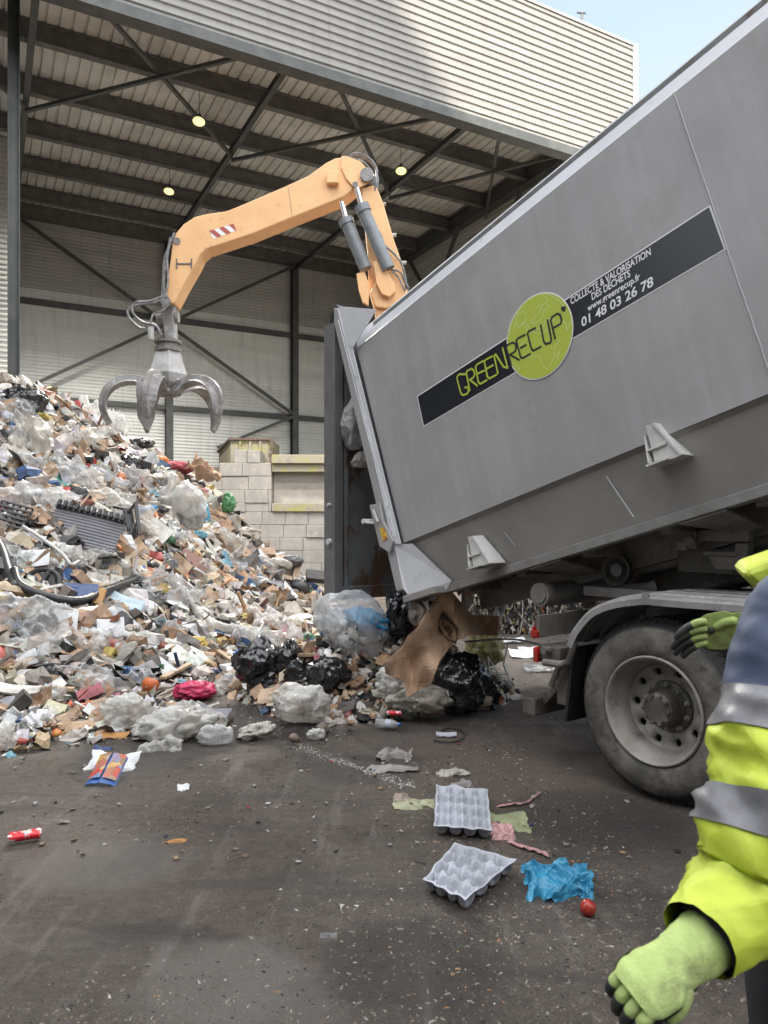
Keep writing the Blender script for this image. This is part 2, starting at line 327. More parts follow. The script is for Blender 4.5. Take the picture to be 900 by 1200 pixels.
base = mixc(t, 1, base, ramp(t, noi(t, 16, 7, co, .75), [(.36, (.66,.64,.62)), (.62, (1.08,1.07,1.05))]), 'MULTIPLY')
base = mixc(t, ramp(t, noi(t, 5.5, 9, co, .8), [(.56, (0,0,0)), (.7, (.55,.55,.55))]), base, (.055,.05,.047))
cs_ = coord(t, (6, .8, 1), (0, 0, -.9)); st = ramp(t, noi(t, 1.0, 8, cs_, .7), [(.55, (0,0,0)), (.72, (.8,.8,.8))])
base = mixc(t, st, base, (.26,.235,.21))
cs_ = coord(t, (.7, 5, 1), (0, 0, .35)); st = ramp(t, noi(t, .8, 6, cs_, .65), [(.52, (0,0,0)), (.66, (.75,.75,.75))])
base = mixc(t, st, base, (.062,.057,.053))
rgh = ramp(t, noi(t, 1.1, 6, co), [(.4, (.24,.24,.24)), (.58, (.72,.72,.72))])
wn = N(t, 'TexNoise', i_Scale=1.6, i_Detail=6, i_Roughness=.65); t.links.new(co, wn.inputs[0])
for px, py, rad, c_, f_, rv in ((300,845,.85,(.032,.031,.032),.85,.16),(60,850,.9,(.035,.033,.032),.85,.2),(150,885,.6,(.06,.056,.053),.6,.3),(250,1150,.34,(.22,.205,.185),.6,.5),(620,900,1.0,(.15,.115,.09),.6,.6),(420,900,.5,(.05,.047,.045),.6,.3),(130,1010,.45,(.19,.175,.16),.45,.6),(330,1180,.3,(.21,.195,.18),.5,.5),(700,960,.6,(.045,.042,.04),.6,.35),(500,1130,.4,(.06,.058,.056),.6,.3)):
    P = gnd(px, py); vv = N(t, 'VectorMath', operation='SUBTRACT'); t.links.new(co, vv.inputs[0]); vv.inputs[1].default_value = (P.x, P.y-30, 0)
    wv = N(t, 'VectorMath', operation='MULTIPLY_ADD'); t.links.new(wn.outputs['Color'], wv.inputs[0]); wv.inputs[1].default_value = (rad*1.6,)*3; t.links.new(vv.outputs[0], wv.inputs[2])
    w2 = N(t, 'VectorMath', operation='SUBTRACT'); t.links.new(wv.outputs[0], w2.inputs[0]); w2.inputs[1].default_value = (rad*.8, rad*.8, rad*.8)
    fl = N(t, 'VectorMath', operation='MULTIPLY'); t.links.new(w2.outputs[0], fl.inputs[0]); fl.inputs[1].default_value = (1/rad, 1/rad, 0)
    ln = N(t, 'VectorMath', operation='LENGTH'); t.links.new(fl.outputs[0], ln.inputs[0]); mk = ramp(t, ln.outputs['Value'], [(.62, (f_,f_,f_)), (.95, (0,0,0))])
    base = mixc(t, mk, base, c_); rgh = mixc(t, mk, rgh, (rv, rv, rv))
t.links.new(base, b.inputs['Base Color'])
t.links.new(rgh, b.inputs['Roughness'])
b.inputs['Specular IOR Level'].default_value = .4
bump(t, b, noi(t, 38, 9, co, .8), 1, .03)
M_['ground'] = m
g = MB(); g.grid(lambda u, v: V((-150+300*u, -120+300*v, 0)), 30, 30)
tag(g.build('ground', m), kind='structure')
# ---------------------------------------------------------------- hall
hall = empty('recycling_hall', (0,0,0), 'large open-fronted steel hall with ribbed pale walls and grey roof beams', 'hall', M=BU @ Matrix.Translation((3, 20, 0)))
UL, UR, VF, VB = -22, 14.26, 13.5, 27.3
def ribs(mb, x0, x1, z0, z1, y, per, dep, M, out=-1, flat=.45):    # horizontal trapezoid sheet facing local -y
    z = z0; prof = []
    while z < z1-1e-6:
        for a, d in ((0, 0), (flat, 0), (flat+.12, dep), (.88, dep)): prof.append((min(z+a*per, z1), y+out*d))
        z += per
    prof.append((z1, y))
    vs = []; 
    for zz, yy in prof: vs += [(x0, yy, zz), (x1, yy, zz)]
    mb.add(vs, [(2*i, 2*i+1, 2*i+3, 2*i+2) for i in range(len(prof)-1)], M)
w = MB()
segs = [UL+k*3.3 for k in range(11)]+[UR]
for k in range(11): ribs(w, segs[k], segs[k+1], 3.9, 9.6, VB-.004*(k%2), .12, .018, BU)
w.build('wall', M_['backwall'], hall)
w = MB(); ribs(w, UL, UR, 9.62, 12.3, VB, .12, .018, BU); w.build('wall', M_['backwall2'], hall)
w = MB(); w.bx((UL, VB-.12, 0), (UR, VB+.3, 3.88), BU); w.bx((UL, VB+.05, 3.9), (UR, VB+.2, 12.4), BU)
w.bx((UR+.03, VF+.1, 0), (UR+.2, VB, 12.4), BU); w.build('wall_base', M_['conc'], hall)
w = MB(); RM = BU @ Matrix.Translation((UR, 0, 0)) @ Matrix.Rotation(R(-90), 4, 'Z')
ribs(w, -VB, -VF-.1, 0, 12.3, 0, .14, .02, RM); w.build('wall', M_['backwall2'], hall)
w = MB(); w.bx((UL-.3, VF, 0), (UL, VB, 12.4), BU); w.build('wall', M_['backwall2'], hall)
fa = MB()
sg = [UL, -16, -10.2, -4.6, 1.1, 6.0, 10.9, UR+.15]
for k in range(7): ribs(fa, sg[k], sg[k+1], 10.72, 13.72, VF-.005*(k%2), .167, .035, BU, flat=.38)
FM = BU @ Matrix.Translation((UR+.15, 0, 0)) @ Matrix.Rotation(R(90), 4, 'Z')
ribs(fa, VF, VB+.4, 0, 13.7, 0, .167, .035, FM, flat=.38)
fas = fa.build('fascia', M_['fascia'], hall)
w = MB(); w.bx((UL, VF-.06, 10.5), (UR+.15, VF+.25, 10.7), BU); w.bx((UL, VF+.03, 10.7), (UR+.1, VF+.12, 13.7), BU); w.build('eaves_beam', M_['steel'], hall)
w = MB(); w.bx((UL, VF-.07, 13.725), (UR+.2, VF+.3, 13.78), BU); w.bx((UR+.06, VF-.055, 10.7), (UR+.22, VF-.04, 13.724), BU); w.build('coping', mat('coping trim', (.5,.5,.49), .5), hall)
# antenna nub on coping
w = MB(); w.tube([BU @ V((12.75, VF+.1, 13.77)), BU @ V((12.75, VF+.1, 14.1))], .03, 6); w.tube([BU @ V((12.6, VF+.1, 14.08)), BU @ V((12.86, VF+.1, 14.15))], .025, 6); w.build('roof_anchor', M_['steel'], hall)
# deck with ribs along v
dk = MB(); prof = []; u = UL
while u < UR:
    prof += [(u, 12.28), (u+.19, 12.28), (u+.205, 12.33), (u+.245, 12.33)]; u += .26
vs = []
for x, z in prof: vs += [(x, VF+.12, z), (x, VB+.1, z)]
dk.add(vs, [(2*i, 2*i+1, 2*i+3, 2*i+2) for i in range(len(prof)-1)], BU); dk.bx((UL, VF+.12, 12.4), (UR, VB+.3, 12.5), BU); dk.build('roof', M_['deck'], hall)
for v in (15.2, 17.25, 19.35, 21.4, 23.5, 25.6):
    w = MB(); w.ibeam((UL, v, 12.05), (UR-.05, v, 12.05), .19, .42, BU, .025); w.build('roof_beam', M_['beam'], hall)
w = MB(); w.bx((UL, VB-.35, 11.85), (UR-.3, VB-.02, 12.27), BU); w.build('roof_beam', M_['beam'], hall)
for u in (-14, -9.08, -4.12, .84, 5.8, 10.6):
    w = MB(); w.ibeam((u, VF+.35, 11.7), (u, VB-.36, 11.7), .13, .16, BU, .02); w.build('tie_beam', M_['steel'], hall)
    w = MB(); w.ibeam((u, VB-.19, 0), (u, VB-.19, 11.84), .24, .3, BU, .02, side=BU.to_3x3() @ V((0,1,0))); w.build('column', M_['steel'], hall)
w = MB(); w.ibeam((UR-.25, VF+.3, 11.95), (UR-.25, VB-.36, 11.95), .25, .5, BU, .025); w.build('tie_beam', M_['steel'], hall)
for v in (13.9, 17.2, 20.5, 23.8): w = MB(); w.ibeam((UR-.25, v, 0), (UR-.25, v, 11.69), .24, .34, BU, .02); w.build('column', M_['steel'], hall)
def xb(u0, v0, u1, v1, z=11.58): w = MB(); w.beam((u0, v0, z), (u1, v1, z), .08, .08, BU); w.build('roof_brace', M_['steel'], hall)
for u0, u1 in ((-9.08, -4.12), (-4.12, .84), (.84, 5.8), (5.8, 10.6), (10.6, 14.1)):
    xb(u0, 13.8, u1, 19.4, 11.56); xb(u0, 19.4, u1, 13.8, 11.45)
def wb(u0, z0, u1, z1, k=0): w = MB(); w.beam((u0, VB-.4-k, z0), (u1, VB-.4-k, z1), .11, .1, BU); w.build('wall_brace', M_['steel'], hall)
wb(.84, 11.8, 10.6, 5.96); wb(.84, 6.0, 10.6, 11.8, .12); wb(-9.08, 11.8, .84, 5.96); wb(-9.08, 6.0, .84, 11.8, .12); wb(10.6, 6.0, 7.5, 4.6, .0)
for z in (9.15, 5.96):
    w = MB(); w.bx((UL, VB-.18, z-.09), (UR, VB-.035, z+.09), BU); w.build('wall_rail', M_['steel'], hall)
def rbr(v0, z0, v1, z1): w = MB(); w.beam((UR-.45, v0, z0), (UR-.45, v1, z1), .1, .1, BU); w.build('wall_brace', M_['steel'], hall)
rbr(17.2, 11.6, 20.5, 7); rbr(20.5, 11.6, 23.8, 7.5); rbr(20.5, 7.5, 23.8, 11.6)
# portal column left with cross rails
pm = MB(); pc = BU.inverted() @ at(16, 300, 13.6); pu = pc.x; pv = pc.y
pm.ibeam((pu, pv, 0), (pu, pv, 12.2), .2, .2, BU, .02, side=BU.to_3x3() @ V((1,0,0))); pm.build('column', M_['steel'], hall)
w = MB(); ribs(w, UL, .55, 0, 12.2, 22.5, .14, .02, BU); w.build('partition_wall', M_['backwall2'], hall)
# netting strands under the beams are left to the beams' dust texture; lamps:
em, t, b = newmat('lit lamp lens'); b.inputs['Base Color'].default_value = (0,0,0,1); b.inputs['Emission Color'].default_value = (1, .74, .27, 1); b.inputs['Emission Strength'].default_value = .85
for px, py, Y, lb in ((233,142,17.6,'lit high-bay lamp highest and nearest the front of the hall roof'), (198,224,21.3,'lit high-bay lamp above the bend of the orange arm'), (470,200,20.1,'lit high-bay lamp right of the orange arm joint')):
    c = at(px, py, Y); r = empty('hanging_lamp', c, lb, 'lamp', 'lit lamps under the hall roof', M=Matrix.Translation(c) @ Matrix.Rotation(R(-18), 4, 'X'))
    M = wmat(r); w = MB(); w.lathe([(.03,.22),(.05,.17),(.07,.06),(.17,.0),(.19,-.02),(.145,-.015)], 20, M); w.build('reflector', M_['steel'], r, smooth=True)
    w = MB(); w.lathe([(.0,-.05),(.08,-.04),(.14,-.012),(.0,.0)], 20, M); w.build('lens', em, r)
    w = MB(); w.tube([c+V((0,.06,.2)), V((c.x, c.y+.06, 12.2))], .008, 5); w.build('suspension_rod', M_['steel'], r)
    pl = bpy.data.lights.new('lamp_glow', 'SPOT'); pl.energy = 1650; pl.color = (1,.95,.86); pl.shadow_soft_size = .15; pl.spot_size = R(150); pl.spot_blend = .6
    po = bpy.data.objects.new('lamp_glow', pl); COL.objects.link(po); po.parent = r; po.location = (0,0,-.2)
# ---------------------------------------------------------------- block wall, bin, bales
bw = empty('block_wall', at(300, 665, 24), 'grey concrete block wall with chipped courses and a recess at the back of the hall', 'wall')
YB = 24.; PXM = YB/F
def X(px): return (px-450)*PXM
def Zp(py): return CAMZ+(620-py)*PXM
def block(x0, x1, z0, z1, y0=YB, d=.9):
    w = MB(); j = [random.uniform(-.012,.012) for _ in range(4)]
    w.bx((x0+.004, y0+random.uniform(-.035,.02), z0+.003), (x1-.004, y0+d, z1-.003)); w.build('block', M_['conc'], bw, bevel=.014)
rows = [(574,589.5,233,382),(589.5,600,220,318),(600,615,226,1000),(615,630,210,1000),(630,645,220,1000),(645,660,205,1000),(660,676,215,1000),(676,692,200,1000)]
for k, (t0, t1, x0, x1) in enumerate(rows):
    x1 = min(x1, 470); x = x0-(k%2)*13
    if k == 0: x1 = 318
    while x < x1-2: block(X(x), X(min(x+27, x1)), Zp(t1), Zp(t0)); x += 27
for a, b_, t0, t1 in ((274,290,527,542.5),(290,305,527.5,542.5),(257,284,542.5,558),(284,318,542.5,558),(233,260,558,574),(260,291,558,574),(291,318,558,574)): block(X(a), X(b_), Zp(t1), Zp(t0))
w = MB(); w.bx((X(318.5), YB+.32, Zp(590)), (X(475), YB+.9, Zp(553))); w.build('recess_slab', M_['concflat'], bw, bevel=.02)
w = MB(); w.bx((X(318.5), YB-.06, Zp(600)+.01), (X(475), YB+.3, Zp(590))); w.build('ledge', M_['yel'], bw, bevel=.02)
w = MB(); w.bx((X(318.5), YB+.02, Zp(553)), (X(475), YB+.8, Zp(543.5))); w.bx((X(318.5), YB-.08, Zp(543.3)), (X(475), YB+.8, Zp(533))); w.build('capping_beam', M_['yel'], bw, bevel=.02)
for k in range(3):
    w = MB(); w.bx((.6+k*1.9, 23.8, 0), (2.4+k*1.9, 24.9, 3.2)); 
sk = empty('waste_skip', (X(285), YB+1.6, 0), 'open yellow steel skip with dark rim standing behind the block wall', 'skip')
w = MB(); y0, y1 = YB+.95, YB+2.6; xa, xb_ = X(270)*1.04, X(317)*1.04; zt = Zp(517)+.15
w.bx((xa, y0, 0), (xb_, y0+.06, zt)); w.bx((xa, y1, 0), (xb_, y1+.06, zt)); w.bx((xb_, y0, 0), (xb_+.06, y1+.06, zt)); w.add([(xa, y0, 0), (xa, y0, zt), (xa-.75, y1, zt-.25), (xa-.75, y1, 0)], [(0,1,2,3)])
for q in (.25, .5, .75): x = xa+(xb_-xa)*q; w.bx((x-.04, y0-.05, 1), (x+.04, y0-.002, zt-.02))
w.build('skip_body', M_['yel'], sk, bevel=.01)
w = MB(); w.beam((xa-.05, y0-.03, zt+.03), (xb_+.1, y0-.03, zt+.03), .1, .07); w.beam((xa, y0-.03, zt+.03), (xa-.78, y1, zt-.22), .1, .07); w.beam((xb_+.05, y0-.03, zt), (xb_+.06, y0-.03, 2), .12, .1); w.build('rim', M_['rust'], sk)

PAL = [((.62,.60,.56),20),((.72,.73,.74),8),((.48,.44,.38),14),((.33,.21,.13),17),((.46,.33,.22),13),((.24,.21,.18),9),((.11,.10,.09),7),((.03,.03,.032),9),((.06,.12,.26),1.6),((.14,.30,.40),1.2),((.36,.06,.05),1.2),((.5,.18,.07),.8),((.08,.18,.1),.6),((.48,.38,.12),.9),((.5,.18,.22),.5),((.24,.08,.06),1.2)]
PW = [w_ for _, w_ in PAL]
def pcol(pal=PAL, pw=PW):
    c = random.choices(pal, pw)[0][0]; k = random.uniform(.72, 1.15); return tuple(min(.85, x*k*random.uniform(.95, 1.05)) for x in c)
def scrap(mb, p, n, s, kind=None, col=None):
    """one small piece of rubbish at p"""
    col = col or pcol(); kind = kind or random.choices('sckfr', [38, 22, 12, 20, 8])[0]
    nn = (n+V((random.gauss(0,.55), random.gauss(0,.55), random.gauss(0,.45)))).normalized()
    M = fr(nn, V((random.gauss(0,1), random.gauss(0,1), random.gauss(0,1))), p)
    if kind == 's':            # bent sheet
        a = s*random.uniform(.5, 1.2); b_ = s*random.uniform(.35, .9); k = random.uniform(-.5, .5); sk_ = random.uniform(-.35,.35)
        mb.grid(lambda u, v: V(((u-.5)*a+sk_*(v-.5)*a, (v-.5)*b_, k*a*(abs(u-.5)*2)**1.5*.5+random.uniform(-.06,.06)*a)), 3, 2, M, col)
    elif kind in 'cf':          # crumple / film
        r = s*random.uniform(.35, .7); k = 3 if kind == 'c' else 4; off = V((random.random()*50, 0, 0)); fl = .75 if kind == 'c' else .4
        nu = 6 if kind == 'c' else 6; el = random.uniform(1, 1.8)
        def fn(u, v):
            a = 2*math.pi*u; bb = math.pi*(v*.94+.03); q = V((math.cos(a)*math.sin(bb), math.sin(a)*math.sin(bb), math.cos(bb)))
            d = 1+.75*noise.noise(q*1.6+off)
            return V((q.x*r*d*el*.7, q.y*r*d*.7, q.z*r*d*fl*.7))
        mb.grid(fn, nu, k+1, M, col)
    elif kind == 'k':           # stick
        l_ = s*random.uniform(1, 2.2); w_ = s*random.uniform(.04, .16)
        mb.bx((-l_/2, -w_/2, -w_/4), (l_/2, w_/2, w_/4), M, col)
    else:                      # rigid bit
        mb.bx((-s*.4, -s*.28, -s*.12), (s*.4, s*.28, s*.12), M, col)
SCR = attrmat('mixed rubbish', .62, .35)
SCRS = attrmat('shiny plastic rubbish', .3, .5)
BPAL = [((.3,.27,.22),20),((.18,.15,.12),18),((.45,.43,.4),12),((.05,.05,.05),16),((.08,.12,.2),4),((.35,.28,.1),5),((.12,.08,.06),12),((.08,.15,.1),3),((.3,.1,.06),2)]
for k, (bx0, bw_, y) in enumerate(((1.3,1.5,11.3),(2.86,1.5,11.45),(4.4,1.5,11.35),(5.95,1.5,11.5))):
    r = empty('waste_bale', (bx0+bw_/2, y+.6, 0), ['brownish pressed waste bale furthest left behind the truck tail', 'pressed waste bale behind the tail light bar of the truck', 'pressed waste bale behind the truck wheel', 'pressed waste bale behind the worker at the far right'][k], 'bale', 'pressed bales behind the truck')
    w = MB(); w.bx((bx0, y, .0), (bx0+bw_, y+1.2, 1.5), col=(.06,.055,.05))
    for i in range(900):
        c = pcol(BPAL, [q[1] for q in BPAL]); x = bx0+random.random()*bw_; z = random.random()*1.5; yy = y-random.uniform(0,.06); l_ = random.uniform(.05,.22); w_ = random.uniform(.012,.05); a = random.gauss(1.5,.35)
        M = Matrix.Translation((x, yy, z)) @ Matrix.Rotation(-a, 4, 'Y') @ Matrix.Rotation(random.gauss(0,.5), 4, 'X')
        w.grid(lambda u, v: V(((u-.5)*l_, random.uniform(-.025,.025), (v-.5)*w_)), 3, 1, M, c)
    w.build('pressed_waste', SCR, r)
    w = MB()
    for q in (.25,.5,.75): w.tube([V((bx0+bw_*q+.05*math.sin(z*4), y-.075, z)) for z in np.linspace(.02,1.5,8)], .006, 5)
    w.build('wire_tie', M_['clawl'], r)
# ---------------------------------------------------------------- container (frame CT: s forward, l away from camera, t up)
cont = empty('tipped_container', (0,0,0), 'grey roll-off container tipped on the truck with a black and green slogan band', 'container', M=CT.copy())
LEN = 6.3
def side(mb, l0, flip=1):
    g = lambda l: l if flip == 1 else 2.5-l
    mb.add([V((0-.03, g(0), 2.25)), V((LEN, g(0), 2.25)), V((LEN, g(0), .38)), V((.163, g(0), .38))], [(0,1,2,3) if flip==1 else (3,2,1,0)], CT)
b_ = MB(); side(b_, 0); side(b_, 0, -1)
b_.build('side_panel', M_['paint'], cont)
b_ = MB()
for g in (lambda l: l, lambda l: 2.5-l):
    b_.add([(.163, g(.0), .376), (LEN, g(.0), .376), (LEN, g(.03), .35), (.175, g(.03), .35)], [(0,1,2,3)], CT)
    b_.add([(.175, g(.03), .35), (LEN, g(.03), .35), (LEN, g(.13), -.04), (.40, g(.13), -.04)], [(0,1,2,3)], CT)
b_.add([(.1, .13, -.04), (LEN, .13, -.04), (LEN, 2.37, -.04), (.1, 2.37, -.04)], [(0,1,2,3)], CT)
b_.build('lower_panel', M_['paintlow'], cont)
b_ = MB()
for g in (lambda l: l, lambda l: 2.5-l):
    b_.add([(-.03, g(0), 2.25), (LEN, g(0), 2.25), (LEN, g(.012), 2.262), (-.03, g(.012), 2.262)], [(0,1,2,3)], CT)
    b_.add([(-.03, g(.012), 2.262), (LEN, g(.012), 2.262), (LEN, g(.075), 2.43), (.4, g(.075), 2.43), (-.1, g(.075), 2.43)], [(0,1,2,3,4)], CT)
b_.add([(-.1, .075, 2.43), (LEN, .075, 2.43), (LEN, 2.425, 2.43), (-.1, 2.425, 2.43)], [(0,1,2,3)], CT)
b_.build('top_rim', M_['edge'], cont)
b_ = MB(); b_.bx((LEN-.05, .02, 0), (LEN, 2.48, 2.42), CT); b_.bx((.1, .16, 0.0), (LEN-.06, 2.34, .03), CT)
for l in (.05, 2.42): b_.bx((.2, l, .4), (LEN-.06, l+.03, 2.4), CT)
b_.build('inner_lining', M_['rustin'], cont)
# bottom rail
b_ = MB(); b_.bx((.36, .105, -.105), (LEN, .2, -.042), CT); b_.bx((.36, 2.3, -.105), (LEN, 2.395, -.042), CT); b_.build('bottom_rail', mat('rail paint', (.23,.225,.215), .5, c2=(.17,.16,.15), sc=6, c3=(.1,.06,.04), sc3=11, lo3=.68, hi3=.75), cont, bevel=.006)
# weld seams
wm = mat('weld seam', (.42,.42,.43), .6)
b_ = MB(); 
pts = [V((3.217+.074*(1-k/24)+random.uniform(-.004,.004) if 0 else 3.217+.075*(k/24)+random.uniform(-.002,.002), -.003, 2.25-1.85*k/24)) for k in range(25)]
b_.tube(pts, .0055, 5, CT); b_.build('weld_seam', wm, cont)
b_ = MB(); b_.tube([cs(*q, .05)+V((0,-.004,0)) for q in ((705,548),(716,566),(729,585),(743,606))], .0045, 5, CT); b_.tube([cs(574,602,.05), cs(604,640,.09)], .0025, 5, CT); b_.build('weld_seam', wm, cont)
# rear post: outer band, light strip, gusset plates
def poly(mb, pts, l0, l1, M=CT): mb.prism([(p[0], l0, p[1]) for p in pts], (0, l1-l0, 0), M)
pb = [(-.02, -.02), (-.268, 2.60), (-.24, 2.755), (-.17, 2.72), (.03, .66), (.115, -.0)]
for l0, l1 in ((-.035, .1), (2.4, 2.535)):
    b_ = MB(); poly(b_, [(0, 0), (-.263, 2.62), (-.225, 2.76), (-.165, 2.72), (.02, .62), (.10, .0)], l0, l1); b_.build('rear_post', M_['paint'], cont, bevel=.012)
b_ = MB()
tp = [cs(*q) for q in ((401.5,361),(411,409.5),(467,637),(473,637),(424,408))]
poly(b_, [(cs(402,362).x, cs(402,362).z), (cs(417,408).x-.0, 2.27), (cs(475,640).x, .37), (cs(465,640).x, .40)], -.045, -.036)
for q in (.25, .55, .8):
    a0, a1 = V((cs(405,366).x+.015, -.049, 2.66)), V((cs(467,640).x-.0, -.049, .4))
    x = lambda f: -.205+.0+f*.085
b_.build('corner_strip', M_['edge'], cont)
b_ = MB()
for f in (.3, .62): b_.tube([V((-.20+.10*f, -.046, 2.60)), V((.085+.07*f, -.046, .45))], .006, 5, CT)
b_.build('post_bead', M_['edge'], cont)
b_ = MB(); poly(b_, [(cs(402,360).x, cs(402,360).z), (cs(447,364).x, cs(447,364).z), (cs(419,408).x, cs(419,408).z), (cs(414,407).x, cs(414,407).z)], -.052, -.047); b_.build('corner_plate', M_['edge'], cont, bevel=.002)
b_ = MB()   # lower gusset
G = [cs(*q) for q in ((466,638),(484,637),(518,681),(512,693),(479,698),(476,690))]
b_.add([(p.x, l, p.z) for p, l in zip(G, (-.04,-.005,.10,.10,.0,-.03))], [(5,4,3,2,1,0)], CT); b_.build('gusset', M_['edge'], cont)
b_ = MB(); b_.bx((.05, -.02, -.105), (.46, .16, -.045), CT); b_.build('foot_plate', M_['paintlow'], cont, bevel=.008)
# latch with sticker
b_ = MB(); poly(b_, [(cs(*q).x, cs(*q).z) for q in ((440,592),(452,590),(457,612),(468,634),(464,648),(452,640))], -.07, -.047); b_.build('latch_plate', M_['paint'], cont, bevel=.006)
b_ = MB(); poly(b_, [(cs(*q).x, cs(*q).z) for q in ((453,619),(458,618),(462,631),(457,634))], -.076, -.0712); st_ = b_.build('sticker', mat('yellow sticker', (.7,.5,.03), .5, c2=(.4,.05,.04), sc=22), cont)
b_ = MB(); b_.tube([cs(447,598)+V((0,-.09,0)), cs(453,612)+V((0,-.09,0))], .012, 8, CT); b_.tube([cs(438,611)+V((0,-.12,0)), cs(438,611)+V((0,.0,0))], .022, 10, CT); b_.tube([cs(449,613)+V((0,-.1,0)), cs(437,612)+V((0,-.1,0))], .012, 8, CT); b_.build('latch_handle', M_['bracket'], cont)
# brackets
def bracket(px, py, sc=1):
    p = cs(px, py, .05); s, t_ = p.x, p.z; b_ = MB(); w_ = .15*sc; h = .3*sc
    M = CT @ Matrix.Translation((s, 0, t_))
    b_.prism([(.0,-.045,h*.96),(.055,-.045,h*.9),(w_+.05,-.045,.0),(.0,-.045,.0)], (0,.15,0), M)
    b_.prism([(-.03,.09,0),(-.03,-.07,0.02),(-.03,-.04,h*.75),(-.03,.05,h*.8)], (.01,0,0), M)
    b_.prism([(w_+.04,.11,0),(w_+.04,-.06,0.0),(.045,-.055,h*.92),(.06,.04,h*.92)], (.014,0,0), M)
    b_.bx((-.04,-.08,-.0),(.10,.05,.012), M); b_.bx((-.03,-.06,.09),(.10,.05,.1), M)
    b_.build('step_bracket', M_['bracket'], cont)
bracket(566, 666, .85); bracket(779, 546, .85)
# runners and cross members
for l in (.62, 1.75):
    b_ = MB(); b_.ibeam((.35, l, -.15), (LEN, l, -.15), .13, .2, CT, .02); b_.bx((.35, l-.06, -.24), (LEN, l-.03, -.05), CT); b_.build('runner', M_['dirtyl'], cont)
for s in np.arange(.55, LEN, .6):
    b_ = MB(); b_.bx((s, .2, -.13), (s+.07, 2.3, -.045), CT); b_.build('cross_member', M_['dirtyl'], cont)
for px, py in ((655,655), (838,602)):
    p = cs(px, py, .3); b_ = MB(); b_.prism([(p.x-.13,.12,-.107),(p.x+.16,.12,-.107),(p.x+.16,.5,-.2),(p.x+.02,.5,-.2)], (0,.0,-.012), CT); b_.build('flange_plate', M_['dirtyl'], cont)
b_ = MB()
for k in range(6): q = cs(540+k*11, 686-k*3, .5); b_.bx((q.x-.03, .5, q.z-.04), (q.x+.03, .6, q.z+.05), CT)
b_.tube([cs(547,684,.45), cs(556,682,.6)], .03, 10, CT); b_.tube([cs(570,680,.45), cs(578,678,.6)], .02, 10, CT); b_.build('hinge_block', M_['dirtyl'], cont, bevel=.006)
# ground roller
for l in (.02, 2.28):
    b_ = MB(); b_.tube([(.13, l, -.215), (.13, l+.19, -.215)], .10, 28, CT); rr = b_.build('ground_roller', M_['rust'], cont, bevel=.012)
    b_ = MB(); b_.tube([(.13, l-.035, -.215), (.13, l+.0, -.215)], .035, 12, CT); b_.build('roller_axle', M_['dirtyl'], cont)
    for ll in (l+.05, l+.20):
        b_ = MB(); b_.prism([(-.0, ll, -.13), (.25, ll, -.13), (.24, ll, -.25), (.14, ll, -.325), (.03,ll,-.28)], (0, .018, 0), CT); b_.build('roller_cheek', M_['bracket'], cont, bevel=.003)
# decal band
def dec(name, pts, l, m): b_ = MB(); b_.prism([(s, l, t_) for s, t_ in pts], (0, -.0012, 0), CT); return b_.build(name, m, cont)
band = [(.655,1.484),(3.228,1.494),(3.242,1.228),(.666,1.228)]
e = .009
dec('decal_border', [(.655-e,1.484+e),(3.228+e,1.494+e),(3.242+e,1.228-e),(.666-e,1.228-e)], -.0005, M_['white'])
dec('decal_band', band, -.0025, M_['decal'])
gc = V((1.943, 0, 1.368)); gr = .283
dec('globe_border', [(gc.x+(gr+.008)*math.cos(a), gc.z+(gr+.008)*math.sin(a)) for a in np.linspace(0, 2*math.pi, 64, endpoint=False)], -.0045, M_['white'])
dec('globe', [(gc.x+gr*math.cos(a), gc.z+gr*math.sin(a)) for a in np.linspace(0, 2*math.pi, 64, endpoint=False)], -.0062, M_['lime'])
def strokes(name, lines, m, w_, l=-.009, M=CT, par=None):
    b_ = MB()
    for ln in lines:
        ln = [V(q) for q in ln]
        for i in range(len(ln)-1):
            a, c = ln[i], ln[i+1]; d = (c-a)
            if d.length < 1e-6: continue
            n = V((-d.y, d.x)).normalized()*w_/2; 
            b_.add([(q.x, l, q.y) for q in (a+n, c+n, c-n, a-n)], [(0,1,2,3)], M)
        for q in ln: b_.add([(q.x+w_/2*math.cos(a), l-.0002*(1+(hash((round(q.x,3)))%3)), q.y+w_/2*math.sin(a)) for a in np.linspace(0, 2*math.pi, 8, endpoint=False)], [tuple(range(8))], M)
    return b_.build(name, m, par or cont)
def pxs(zs, ox, oy, sc): return [(cs(ox+x/sc, oy+y/sc).x, cs(ox+x/sc, oy+y/sc).z) for x, y in zs]
S3 = lambda z: pxs(z, 480, 330, 4.5); S8 = lambda z: pxs(z, 570, 330, 900/210)
green = [[(298,490),(268,488),(256,500),(255,515),(275,590),(285,600),(308,592),(315,580),(309,556),(296,560)],
 [(322,574),(303,480),(310,470),(332,460),(342,468),(348,490),(342,505),(322,518),(362,550)],
 [(392,420),(362,436),(352,448),(367,530),(378,540),(412,520)], [(360,488),(398,470)],
 [(440,395),(410,410),(398,420),(414,500),(426,512),(462,492)], [(408,462),(444,442)],
 [(470,484),(450,392),(458,384),(500,450),(522,456),(495,352)]]
rec = [[(540,440),(514,350),(520,335),(548,322),(562,330),(566,355),(560,370),(532,386),(582,414)],
 [(612,282),(576,300),(566,312),(590,400),(602,404),(640,382)], [(590,350),(618,335)],
 [(668,246),(634,262),(626,275),(645,350),(656,366),(696,344)],
 [(696,232),(712,318),(722,330),(746,324),(752,308),(732,204)],
 [(772,302),(748,205),(754,190),(782,170),(798,176),(806,205),(800,224),(764,244)]]
strokes('slogan_letters', [S3(q) for q in green], M_['lime'], .015)
strokes('slogan_letters', [S3(q) for q in rec], M_['black'], .015)
